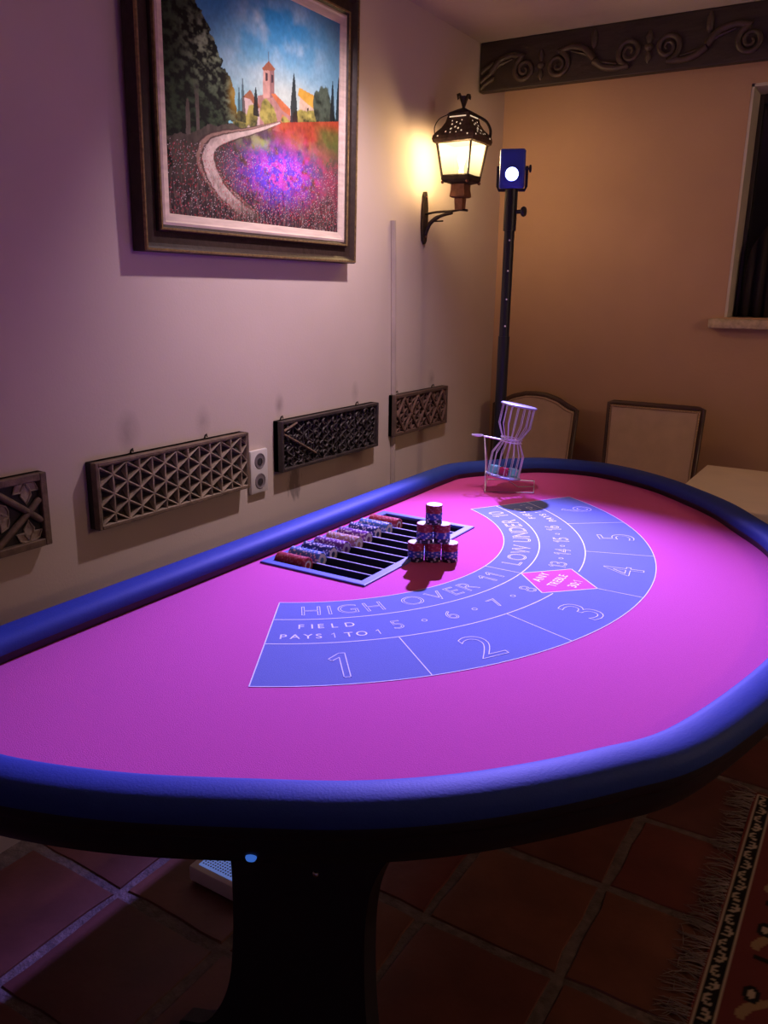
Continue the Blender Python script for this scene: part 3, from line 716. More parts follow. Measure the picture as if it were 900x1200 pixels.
# frosted amber panes: bulb light passes and glows in them
M_pane, nt, bs = principled('amber_frosted_glass'); N, L = nt.nodes, nt.links
bs.inputs['Base Color'].default_value = (0.9, 0.7, 0.4, 1); bs.inputs['Roughness'].default_value = .4
tc = N.new('ShaderNodeTexCoord'); sp = N.new('ShaderNodeSeparateXYZ'); L.new(tc.outputs['Object'], sp.inputs[0])
mr = N.new('ShaderNodeMapRange'); mr.inputs['From Min'].default_value = (1.852-1.64)*1.19; mr.inputs['From Max'].default_value = (1.93-1.64)*1.19; mr.inputs['To Min'].default_value = .75; mr.inputs['To Max'].default_value = 4.0
L.new(sp.outputs['Z'], mr.inputs['Value'])
em = N.new('ShaderNodeEmission'); em.inputs['Color'].default_value = (1.0, .70, .30, 1); L.new(mr.outputs[0], em.inputs['Strength'])
tr = N.new('ShaderNodeBsdfTransparent'); mxs = N.new('ShaderNodeMixShader'); mxs.inputs[0].default_value = .6
L.new(tr.outputs[0], mxs.inputs[1]); L.new(em.outputs[0], mxs.inputs[2]); L.new(mxs.outputs[0], N['Material Output'].inputs['Surface'])
for (a0, c0), (a1, c1) in (((-1, -1), (1, -1)), ((1, -1), (1, 1)), ((1, 1), (-1, 1)), ((-1, 1), (-1, -1))):
    b = MB(); k = .94
    b.poly([(sx_+a0*h0*k, sy_+c0*h0*k, z0_), (sx_+a1*h0*k, sy_+c1*h0*k, z0_), (sx_+a1*h1*k, sy_+c1*h1*k, z1_), (sx_+a0*h1*k, sy_+c0*h1*k, z1_)]); b.build('pane', M_pane, lan)
M_bulb = mat('bulb_glow', (1, .85, .6), .4, emis=14, ecol=(1, .75, .42))
s = MB(); s.lathe([(.006, -.04), (.008, -.02), (.015, 0.0), (.013, .012), (.003, .03)], (sx_, sy_, 1.915), 12); bu = s.build('bulb', M_bulb, lan, 180); bu.visible_shadow = False
s = MB(); s.tube([(sx_, sy_, 1.832), (sx_, sy_, 1.88)], .010, 10); s.build('candle_tube', M_white, lan, 60)
# pierced ogee roof
roof = [(.070, 1.962), (.076, 1.966), (.079, 1.976), (.077, 1.987), (.068, 2.000), (.055, 2.014), (.045, 2.032), (.040, 2.052)]
s = MB(); sq(s, roof, caps=False); s.build('roof', M_roof, lan)
s = MB(); sq(s, [(.040, 2.052), (.042, 2.057), (.036, 2.064), (.020, 2.073), (.006, 2.080)]); s.build('roof_cap', M_iron, lan)
def roof_pt(face, u, z):
    h = np.interp(z, [b_ for a, b_ in roof], [a for a, b_ in roof])+.0012
    return (sx_+u*h, sy_-h, z) if face == 0 else (sx_+h, sy_+u*h, z) if face == 1 else (sx_-h, sy_-u*h, z)
for face in (0, 1, 2):
    b = MB()
    holes = [(0, 2.012, .006), (-.22, 2.006, .006), (.22, 2.006, .006), (-.42, 1.997, .005), (.42, 1.997, .005), (0, 2.028, .005), (-.3, 2.022, .005), (.3, 2.022, .005), (-.72, 1.984, .005), (.72, 1.984, .005), (-.15, 1.993, .004), (.15, 1.993, .004), (-.4, 2.034, .004), (.4, 2.034, .004)]
    for u, z, r in holes:
        h = np.interp(z, [q_ for a, q_ in roof], [a for a, q_ in roof])
        b.poly([roof_pt(face, u+math.cos(t*PI/3)*r*.6/h, z+math.sin(t*PI/3)*r*.6) for t in range(6)])
    b.poly([roof_pt(face, -.75, 2.046), roof_pt(face, .75, 2.046), roof_pt(face, .75, 2.050), roof_pt(face, -.75, 2.050)])
    b.build('roof_piercing', M_glow, lan, kind='stuff')
for a, c in ((1, 1), (-1, 1), (-1, -1)):
    b = MB(); b.tube(cat_path([(sx_+a*.072, sy_+c*.072, 1.990), (sx_+a*.072, sy_+c*.072, 2.016), (sx_+a*.060, sy_+c*.060, 2.042), (sx_+a*.036, sy_+c*.036, 2.058)], 5), .0018 if a+c < 0 else .005, 6); b.build('roof_strap', M_iron, lan, 60)
s = MB(); s.lathe([(.008, 2.076), (.005, 2.082), (.009, 2.095), (.015, 2.110), (.017, 2.116), (.011, 2.113), (.003, 2.103)], (sx_, sy_, 0), 12); s.build('crown_cup', M_iron, lan, 60)
for k in range(4):
    a = -.35+k*PI/2; d = Vector((math.cos(a), math.sin(a), 0)); c0 = Vector((sx_, sy_, 2.088))
    b = MB(); b.tube([c0+d*.004, c0+d*.011+Vector((0, 0, .02)), c0+d*.020+Vector((0, 0, .032)), c0+d*.028+Vector((0, 0, .030)), c0+d*.031+Vector((0, 0, .022))], [.007, .010, .009, .006, .001], 6, sec=(1, .35)); b.build('crown_leaf', M_iron, lan, 60)

# ------------------------------------------------------------------ carved panels on the left wall
def panel_root(name, label, y0, y1, z0, z1, d, edge):
    t = thing(name, label, 'carved panel', (0, (y0+y1)/2, z0), 'carved wooden wall panels'); del t['group']
    s = MB(); s.box((.001, y0, z0), (d*.55, y1, z1), .001); s.build('back_board', M_pit, t)
    return t
def rim(t, y0, y1, z0, z1, d, wd, m):
    for a, b_ in (((.001, y0, z0), (d, y0+wd, z1)), ((.001, y1-wd, z0), (d, y1, z1)), ((.001, y0+wd, z0), (d, y1-wd, z0+wd)), ((.001, y0+wd, z1-wd), (d, y1-wd, z1))):
        s = MB(); s.box(a, b_, .0015, seg=1); s.build('border', m, t)
def hooks(t, ys, z):
    for y in ys:
        s = MB(); s.tube([(.001, y, z-.004), (.006, y, z+.008), (.011, y, z+.012), (.013, y, z+.004)], .0022, 6); s.build('hook', M_iron, t, 60)
def chip_carving(t, y0, y1, z0, z1, d, side, mr, mp, flip=False):
    """triangular chip carving: every triangle a sunk pit, light ridges between them"""
    hgt = side*math.sqrt(3)/2; zt = d; zb = d*.5; ridge = MB()
    ncol = int((z1-z0)/hgt)+2; pit = MB()
    cols = int((y1-y0)/hgt)+2
    def clampp(p): return Vector((min(max(p[0], y0), y1), min(max(p[1], z0), z1)))
    for i in range(cols):          # columns along y, edges vertical: 6-point stars
        for j in range(-1, int((z1-z0)/side)+3):
            ya, yb = y0+i*hgt, y0+(i+1)*hgt; o0 = (i % 2)*side/2; o1 = side/2-o0
            for tri in (((ya, z0+j*side+o0), (ya, z0+(j+1)*side+o0), (yb, z0+j*side+o0+side/2)),
                        ((yb, z0+j*side+o0-side/2), (yb, z0+j*side+o0+side/2), (ya, z0+j*side+o0))):
                P = [clampp(p) for p in tri]
                if abs((P[1]-P[0]).cross(P[2]-P[0])) < side*side*.05: continue
                c = (P[0]+P[1]+P[2])/3
                V = [ridge.bm.verts.new((zt-random.uniform(0, .0008), p.x, p.y)) for p in P]
                I = [p.lerp(c, .16) for p in P]; W_ = [ridge.bm.verts.new((zt-.0015, p.x, p.y)) for p in I]
                K = [p.lerp(c, .30) for p in P]
                mids = [ridge.bm.verts.new((zb+.001, *((K[k]+K[(k+1) % 3])/2))) for k in range(3)]
                dz_ = ridge.bm.verts.new((zb-.003, c.x, c.y))
                for k in range(3):
                    f = ridge.bm.faces.new((V[k], V[(k+1) % 3], W_[(k+1) % 3], W_[k])); f.material_index = 0
                    f = ridge.bm.faces.new((W_[k], W_[(k+1) % 3], mids[k])); f.material_index = 0
                    f = ridge.bm.faces.new((W_[k], mids[k], dz_, mids[k-1])); f.material_index = 1
    return ridge.build('carved_face', [mr, mp], t)
# panel at the left edge: square lattice with leaf sprays
t = panel_root('carved_wall_panel', 'carved wall panel with crossed bars and leaf sprays, cut by the left picture edge', .56, 1.088, .918, 1.08, .03, M_panel_ed)
rim(t, .56, 1.088, .918, 1.080, .030, .016, M_panel)
for node in (1.040, .880, .720):
    zc = .999
    for dy, dz in ((-1, -1), (-1, 1), (1, -1), (1, 1)):
        e = min(1.0, (1.070-node)/.080) if dy > 0 else 1.0
        s = MB(); s.tube([(.024, node, zc), (.023, node+dy*.040*e, zc+dz*.0315*e), (.021, node+dy*.080*e, zc+dz*.063*e)], .0075, 8); s.build('lattice_bar', M_panel, t, 60)
    for (cy, cz, base_a) in ((node, zc+.064, -PI/2), (node, zc-.064, PI/2), (node-.115, zc, 0), (node-.045, zc, PI)):
        for da in (-1.0, 0, 1.0):
            a = base_a+da; p0 = Vector((.018, cy, cz)); dd = Vector((0, math.cos(a), math.sin(a))); nn = Vector((0, -dd.z, dd.y))
            ln = .046 if da == 0 else .036; w_ = .012 if da == 0 else .009
            lp = [p0+dd*(ln*f)+nn*(w_*g) for f, g in ((0, 0), (.3, .8), (.6, 1), (1, 0), (.6, -1), (.3, -.8))]
            lp = [Vector((.020, min(max(v.y, .577), 1.071), min(max(v.z, .935), 1.063))) for v in lp]
            s = MB(); s.tube(lp, .0022, 5, True)
            s.poly([Vector((.0185, v.y, v.z)) for v in lp]); s.build('carved_leaf', M_panel_lt, t)
# star-carved long panel
Y0, Y1, Z0, Z1 = 1.212, 1.742, .917, 1.077
t = panel_root('carved_wall_panel', 'long brown wall panel chip-carved with six-pointed stars, left of the socket', Y0, Y1, Z0, Z1, .036, M_panel_ed)
rim(t, Y0, Y1, Z0, Z1, .036, .009, M_panel)
chip_carving(t, Y0+.009, Y1-.009, Z0+.009, Z1-.009, .036, .047, M_panel_lt, M_pit)
hooks(t, (1.345, 1.60), Z1)
# black panel with floral carving
Y0, Y1, Z0, Z1 = 1.893, 2.436, .932, 1.087
t = panel_root('carved_wall_panel', 'blackened wall panel of small dense carving, right of the white socket', Y0, Y1, Z0, Z1, .034, M_panel_ed)
rim(t, Y0, Y1, Z0, Z1, .034, .010, M_panel_bk)
chip_carving(t, Y0+.010, Y1-.010, Z0+.010, Z1-.010, .028, .030, M_panel_bk, M_pit)
rr = random.Random(11)
for i in range(11):
    for j in range(4):
        cy, cz = Y0+.036+i*.047+rr.uniform(-.006, .006), Z0+.028+j*.033+rr.uniform(-.004, .004); a0 = rr.uniform(0, 6.28); R = rr.uniform(.011, .016)
        b = MB(); b.tube([(.030, cy+R*(1-q*.07)*math.cos(a0+q*.55), min(max(cz+R*(1-q*.07)*math.sin(a0+q*.55), Z0+.012), Z1-.012)) for q in range(8)], [.002+.0022*math.sin(PI*q/7) for q in range(8)], 6); b.build('carved_curl', M_panel_bk, t, 60)
for p, q_ in (((Y0+.012, Z0+.115), (Y0+.17, Z0+.035)), ((Y0+.012, Z0+.125), (Y0+.075, Z1-.012))):
    b = MB(); b.tube([(.031, *p), (.033, *((Vector(p)+Vector(q_))/2)), (.031, *q_)], .004, 6); b.build('lattice_bar', M_panel, t)
hooks(t, (1.925, 2.335), Z1)
# small reddish panel by the corner: lozenge bars and triangles
Y0, Y1, Z0, Z1 = 2.556, 2.972, .947, 1.098
t = panel_root('carved_wall_panel', 'small reddish carved panel with slanting lozenge bars, nearest the room corner', Y0, Y1, Z0, Z1, .03, M_panel_ed)
rim(t, Y0, Y1, Z0, Z1, .030, .012, M_panel_ed)
chip_carving(t, Y0+.012, Y1-.012, Z0+.012, Z1-.012, .027, .034, M_panel_rd, M_pit)
for k in range(4):
    ya = Y0+.02+k*.10
    for p, q_ in (((ya, (Z0+Z1)/2), (ya+.05, Z1-.014)), ((ya+.05, Z1-.014), (min(ya+.10, Y1-.014), (Z0+Z1)/2)), ((ya, (Z0+Z1)/2), (ya+.05, Z0+.014)), ((ya+.05, Z0+.014), (min(ya+.10, Y1-.014), (Z0+Z1)/2))):
        if p[0] > Y1-.02 or q_[0] > Y1-.012: continue
        b = MB(); b.tube([(.028, *p), (.028, *q_)], .005, 6); b.build('lattice_bar', M_panel_rd, t)
hooks(t, (2.60, 2.88), Z1)

# power socket
sk = thing('power_socket', 'white double round power socket plate between the star and black panels', 'socket', (0, 1.81, .885))
s = MB(); s.box((.001, 1.772, .884), (.014, 1.850, 1.014), .005); s.build('plate', M_white, sk, 40)
for z in (.980, .920):
    qx = Vector((1, 0, 0)).to_track_quat('Z', 'Y').to_matrix()
    s = MB(); s.lathe([(.0235, 0), (.0235, .0012), (.021, .0022), (.020, .0008), (.001, .0006)], (.0135, 1.812, z), 24, qx); ins = s.build('socket_insert', M_sock, sk, 50)
    s = MB(); s.lathe([(.011, 0), (.011, .001), (.001, .001)], (.0142, 1.812, z-.002), 16, qx); s.build('socket_hole', M_sockd, ins, 50)
    for dy in (-.007, .007):
        s = MB(); s.box((.0140, 1.812+dy-.0012, z-.006), (.0158, 1.812+dy+.0012, z+.006)); s.build('contact', M_bolt if dy > 0 else M_sockd, ins)

# ------------------------------------------------------------------ oil painting
def smooth(a, b_, x): 
    t = np.clip((x-a)/(b_-a+1e-9), 0, 1); return t*t*(3-2*t)
def make_painting(W_, H_):
    rng = np.random.default_rng(3)
    U, V = np.meshgrid((np.arange(W_)+.5)/W_, (np.arange(H_)+.5)/H_)
    def vnoise(fx, fy, seed):
        g = np.random.default_rng(seed).random((int(fy)+3, int(fx)+3)); x, y = U*fx, V*fy
        xi, yi = x.astype(int), y.astype(int); tx, ty = x-xi, y-yi; tx = tx*tx*(3-2*tx); ty = ty*ty*(3-2*ty)
        return (g[yi, xi]*(1-tx)+g[yi, xi+1]*tx)*(1-ty)+(g[yi+1, xi]*(1-tx)+g[yi+1, xi+1]*tx)*ty
    def fbm(f, seed, ay=1.0): return sum(vnoise(f*2**k, f*ay*2**k, seed+k)*.5**k for k in range(4))/1.875
    lin = lambda r, g, b_: np.array([((c/255+.055)/1.055)**2.4 if c > 10 else c/255/12.92 for c in (r, g, b_)])
    img = np.zeros((H_, W_, 3))
    def put(mask, col):
        nonlocal img
        m_ = np.clip(mask, 0, 1)[..., None]; img = img*(1-m_)+(col if getattr(col, 'ndim', 1) == 3 else np.asarray(col))*m_
    sky_t = smooth(.45, 1.0, V+.12*(fbm(3, 5)-.5))
    img = lin(125, 192, 200)*(1-sky_t[..., None])+lin(10, 125, 190)*sky_t[..., None]
    put(smooth(.55, 1.0, U)*.7*smooth(.4, .8, fbm(3, 9)+.15), lin(105, 145, 160))
    cl = np.exp(-(((U-.47)/.10)**2+((V-.84)/.12)**2))+.8*np.exp(-(((U-.70)/.13)**2+((V-.84)/.13)**2))+.5*np.exp(-(((U-.42)/.2)**2+((V-.66)/.1)**2))
    put(cl*smooth(.3, .7, fbm(7, 21))*.8, lin(205, 225, 225))
    put(.5*np.exp(-(((U-.62)/.25)**2+((V-.58)/.10)**2)), lin(215, 205, 165))
    hor = np.interp(U, [0, .343, .585, 1.0], [.40, .405, .461, .548])
    def poly(pts, col, soft=0):
        P = np.array(pts); ins = np.zeros(U.shape, bool); j = len(P)-1
        wx = (fbm(14, 77)-.5)*soft; wy = (fbm(14, 88)-.5)*soft; X, Y = U+wx, V+wy
        for i in range(len(P)):
            c = ((P[i, 1] > Y) != (P[j, 1] > Y)) & (X < (P[j, 0]-P[i, 0])*(Y-P[i, 1])/(P[j, 1]-P[i, 1]+1e-12)+P[i, 0]); ins ^= c; j = i
        put(ins.astype(float), col); return ins
    n1 = fbm(40, 31, 1.0)[..., None]; n2 = fbm(60, 41, .4)[..., None]
    # ground below the skyline
    g = (V < hor).astype(float)
    put(g, lin(78, 70, 62)*(.5+n2))
    # village
    poly([(.46, .42), (.46, .545), (.54, .57), (.65, .53), (.65, .42)], lin(165, 125, 115)*(.75+.5*n1))
    poly([(.38, .40), (.377, .52), (.42, .555), (.47, .50), (.47, .41)], lin(190, 170, 160)*(.7+.6*n1))
    poly([(.377, .52), (.42, .56), (.475, .50), (.455, .49), (.42, .52)], lin(150, 100, 70))
    poly([(.490, .54), (.556, .56), (.556, .675), (.492, .66)], lin(190, 150, 135)*(.75+.5*n1))
    poly([(.530, .55), (.556, .56), (.556, .675), (.530, .668)], lin(140, 105, 100))
    poly([(.486, .66), (.524, .70), (.562, .676), (.556, .668), (.492, .654)], lin(150, 95, 70))
    poly([(.522, .69), (.526, .69), (.525, .735), (.523, .735)], lin(90, 70, 60))
    for a in (.505, .538): poly([(a, .615), (a+.012, .618), (a+.012, .650), (a, .647)], lin(70, 55, 60))
    poly([(.535, .57), (.560, .575), (.65, .53), (.65, .50), (.60, .515)], lin(185, 110, 70)*(.7+.6*n1))
    poly([(.58, .43), (.60, .50), (.65, .475), (.65, .44)], lin(195, 125, 90)*(.7+.6*n1))
    poly([(.70, .49), (.71, .625), (.80, .60), (.82, .50)], lin(185, 165, 140)*(.75+.5*n1))
    poly([(.695, .60), (.705, .635), (.83, .618), (.825, .555), (.76, .575)], lin(190, 150, 60)*(.7+.6*n1))
    poly([(.755, .52), (.765, .522), (.765, .56), (.755, .558)], lin(60, 45, 40))
    # bushes and trees by the village
    def blobs(lst, seed, dark, light, up=.0):
        for k, (x, y, rx, ry) in enumerate(lst):
            d = ((U-x)/rx)**2+((V-y)/ry)**2+(fbm(26, seed+k)-.5)*1.6
            sh = np.clip(.5+(V-y)/ry*.35-(U-x)/rx*.15+(n1[..., 0]-.5)*1.8, 0, 1)[..., None]
            put(smooth(1.15, .85, d), dark*(1-sh)+light*sh)
    blobs([(.36, .43, .045, .035), (.43, .45, .03, .05), (.52, .475, .05, .06), (.72, .50, .06, .04), (.80, .515, .06, .035), (.62, .46, .03, .03)], 200, lin(50, 58, 30), lin(165, 160, 80))
    blobs([(.87, .575, .05, .10), (.82, .58, .025, .07), (.90, .55, .05, .06)], 230, lin(22, 32, 26), lin(70, 85, 70))
    for x, b0, tp, wd in ((.672, .46, .69, .026), (.925, .52, .72, .018), (.967, .52, .745, .022), (.38, .42, .60, .014), (.45, .46, .58, .016), (.36, .42, .56, .012)):
        t_ = np.clip((V-b0)/(tp-b0), 0, 1); hw = wd*(1-t_)**.7*(.75+.5*n1[..., 0])
        put(((V > b0) & (V < tp) & (np.abs(U-x) < hw)).astype(float)*(.95 if wd > .015 else .75), lin(20, 28, 30)*(.6+.8*n1))
    # big dark trees at the left
    edge = np.interp(V, [.30, .40, .43, .555, .627, .69, .775, .815, .90, 1.0], [.02, .30, .35, .335, .30, .235, .20, .145, .115, .09])+(fbm(18, 60)-.5)*.10
    tm = ((U < edge) & (V > .40-.20*(1-U/.2)*(U < .2)-.06*fbm(20, 66))).astype(float)
    lf = np.clip((fbm(46, 71, 1.2)-.40)*3.4, 0, 1)[..., None]; lit = np.exp(-(((U-.20)/.09)**2+((V-.66)/.12)**2))[..., None]*.8+np.exp(-(((U-.32)/.05)**2+((V-.50)/.08)**2))[..., None]*.4
    put(tm, lin(13, 18, 15)*(1-lf)+lf*(lin(48, 66, 44)*(1-lit)+lin(165, 185, 145)*lit))
    put(tm*np.exp(-(((U-.335)/.025)**2+((V-.52)/.07)**2))*.8, lin(170, 140, 50))
    tk = (vnoise(46, 3, 90) > .70)[..., None]
    put(tm*smooth(.55, .42, V)*smooth(.26, .18, U)*(tk[..., 0])*.8, lin(105, 95, 85)*(.6+.8*n1))
    # fields
    fld = (V < hor)
    put(fld*smooth(.50, .62, U+.25*(V-.45)+(fbm(8, 100)-.5)*.15)*smooth(.30, .37, V-(U-.55)*.25)*.95, lin(160, 66, 40)*(.55+.8*n1))
    put(fld*smooth(.78, .87, U+.35*(.42-V)+(fbm(8, 110)-.5)*.14)*smooth(.54, .48, V-.05*(U-.8)+.02)*.92, lin(82, 92, 40)*(.6+.8*n1))
    put(np.exp(-(((U-.46)/.10)**2+((V-.355)/.035)**2))*1.1*smooth(.3, .6, fbm(20, 120)), lin(150, 165, 95))
    put(np.exp(-(((U-.72)/.10)**2+((V-.37)/.05)**2))*.8*smooth(.35, .6, fbm(20, 125)), lin(165, 130, 70))
    # meadow of flowers with a purple reflection of the felt painted into the middle
    sp1 = rng.random((H_, W_)); sp1 = np.maximum(sp1, np.roll(sp1, 1, 0)); sp2 = rng.random((H_, W_))
    bot = smooth(.36, .18, V-(U-.3)*.12)
    put(bot*smooth(.28, .40, U+.3*(V-.2))*.85, lin(98, 62, 78)*(.4+1.2*n2))
    put(smooth(.25, .05, V)*.85, lin(62, 50, 52)*(.3+1.3*n2))
    hl = np.exp(-(((U-.585)/.165)**2+((V-.235-.08*(U-.6))/.095)**2))
    put(np.exp(-(((U-.72)/.20)**2+((V-.27)/.13)**2))*.9*smooth(.3, .6, fbm(24, 130)), lin(185, 50, 80)*(.6+.8*n1))
    put(np.clip(hl*1.5, 0, 1)*smooth(.20, .52, fbm(30, 140)), lin(110, 70, 235)*(.75+.5*n1))
    put(np.clip(hl*1.1, 0, 1)*(fbm(44, 150) > .56), lin(200, 75, 205)*(.8+.4*n1))
    put(np.clip(hl*1.2, 0, 1)*(sp1 > .975), lin(205, 170, 245))
    # winding road
    road = [(.585, .461, .006), (.50, .425, .012), (.404, .388, .018), (.30, .352, .026), (.215, .312, .036), (.185, .262, .044), (.20, .20, .046), (.255, .135, .046), (.33, .085, .045), (.42, .035, .042)]
    rp = cat_path([(a, b_, c) for a, b_, c in road], 24); d = np.full(U.shape, 9.0)
    for p in rp: d = np.minimum(d, np.hypot(U-p.x, (V-p.y)*1.25)/p.z)
    put(smooth(1.30, 1.10, d+(n1[..., 0]-.5)*.5)*.9, lin(70, 55, 52))
    put(smooth(1.02, .86, d+(n1[..., 0]-.5)*.4)*smooth(.02, .14, V), lin(150, 122, 108)*(.75+.5*n1))
    rp2 = cat_path([(a+.30*c*(1 if b_ < .34 else .2), b_-.25*c, c) for a, b_, c in road], 24); d2 = np.full(U.shape, 9.0)
    for p in rp2: d2 = np.minimum(d2, np.hypot(U-p.x, (V-p.y)*1.25)/p.z)
    put(smooth(.92, .80, d2+(n1[..., 0]-.5)*.35)*smooth(1.05, .9, d)*smooth(.02, .14, V), lin(80, 62, 58))
    put(smooth(.70, .58, d2+(n1[..., 0]-.5)*.35)*smooth(1.02, .86, d)*smooth(.02, .14, V), lin(195, 178, 165)*(.75+.5*n1))
    put(smooth(.35, .2, np.abs(d-.0)+(n2[..., 0]-.4))*(V < .33)*.25, lin(90, 75, 80))
    # foreground stems, red and white specks
    st_ = vnoise(230, 34, 170)
    put(smooth(.28, .04, V)*(st_ > .66)*.4, lin(135, 115, 105)); put(smooth(.28, .04, V)*(st_ < .30)*.6, lin(28, 20, 28))
    put(((smooth(.36, .15, V)+.6*np.exp(-(((U-.12)/.1)**2+((V-.24)/.06)**2))) > .5)*(sp1 > .962)*.8, lin(175, 55, 70)); put((V < .30)*(sp2 > .965)*.9, lin(215, 195, 200))
    put(((U > .25) & (U < .98) & (V < .34) & (V > .05))*(rng.random((H_, W_)) > .965)*.9, lin(215, 70, 90))
    img *= (.82+.36*fbm(90, 180, .7))[..., None]
    return np.clip(img, 0, 1)
def attr_grid(name, pts, img, m, parent):
    """grid of faces, one paint colour per corner vertex"""
    H_, W_ = img.shape[:2]; off = np.array(WLOC[parent.name]) if parent else np.zeros(3)
    me = bpy.data.meshes.new(name); V_ = pts.reshape(-1, 3)
    if CamScale.on: V_ = V_*CAM_SCALE_K+np.array(CAM_SCALE_O)
    V_ = V_-off
    idx = np.arange(H_*W_).reshape(H_, W_)
    F = np.stack([idx[:-1, :-1], idx[:-1, 1:], idx[1:, 1:], idx[1:, :-1]], -1).reshape(-1, 4)
    me.vertices.add(len(V_)); me.vertices.foreach_set('co', V_.ravel())
    me.loops.add(F.size); me.loops.foreach_set('vertex_index', F.ravel().astype(np.int32))
    me.polygons.add(len(F)); me.polygons.foreach_set('loop_start', np.arange(0, F.size, 4, dtype=np.int32)); me.polygons.foreach_set('loop_total', np.full(len(F), 4, dtype=np.int32))
    me.update(calc_edges=True); me.validate()
    ca_ = me.color_attributes.new('paint', 'FLOAT_COLOR', 'POINT')
    ca_.data.foreach_set('color', np.concatenate([img.reshape(-1, 3), np.ones((H_*W_, 1))], 1).ravel())
    me.materials.append(m); o = bpy.data.objects.new(name, me); C.objects.link(o)
    if parent: o.parent = parent
    reg(o, off); return o
pic = thing('framed_painting', 'framed oil painting of a village road and flower field with painted purple sheen, on the left wall', 'painting', (0, 1.817, 1.545))
PY0, PY1, PZ0, PZ1 = 1.482, 2.196, 1.635, 2.214      # canvas
lean = math.radians(0.9)
def lp(x, y, z): return Vector((x+(z-1.545)*math.sin(lean), y, z))
HH, WW = 330, 400
img = make_painting(WW, HH)
yy, zz = np.meshgrid(np.linspace(PY0-.004, PY1+.004, WW), np.linspace(PZ0-.004, PZ1+.004, HH))
pts = np.stack([.034+(zz-1.545)*math.sin(lean), yy, zz], -1)
attr_grid('canvas', pts, img, M_paint, pic)
def frame_part(name, prof, m):
    """profile of (inset from outer edge, depth) mitred round the picture, four rails of their own"""
    oy0, oy1, oz0, oz1 = 1.393, 2.268, 1.548, 2.296
    for a, b_ in ((0, 1), (1, 2), (2, 3), (3, 0)):
        s = MB(); rows = []
        for k in (a, b_):
            sy = 1 if k in (0, 3) else -1; sz = 1 if k in (0, 1) else -1
            by = oy0 if k in (0, 3) else oy1; bz = oz0 if k in (0, 1) else oz1
            rows.append([s.bm.verts.new(lp(d, by+sy*i, bz+sz*i)) for i, d in prof])
        n = len(prof)
        for i in range(n): s.bm.faces.new((rows[0][i], rows[0][(i+1) % n], rows[1][(i+1) % n], rows[1][i]))
        s.bm.faces.new(rows[0]); s.bm.faces.new(rows[1][::-1])
        s.build(name, m, pic)
frame_part('frame_rail', [(0, .004), (0, .040), (.006, .045), (.012, .041), (.020, .034), (.047, .032), (.047, .004)], M_frame)
frame_part('gold_bead', [(.001, .0405), (.003, .0468), (.007, .0468), (.009, .0405)], M_gold)
frame_part('inner_moulding', [(.047, .004), (.047, .038), (.051, .045), (.056, .044), (.064, .038), (.064, .004)], M_frame)
frame_part('gold_lip', [(.0485, .040), (.051, .0472), (.055, .0472), (.057, .040)], M_gold)
frame_part('liner', [(.062, .006), (.062, .041), (.068, .043), (.072, .040), (.087, .037), (.0895, .033), (.0895, .006)], M_liner)
CamScale.on = False
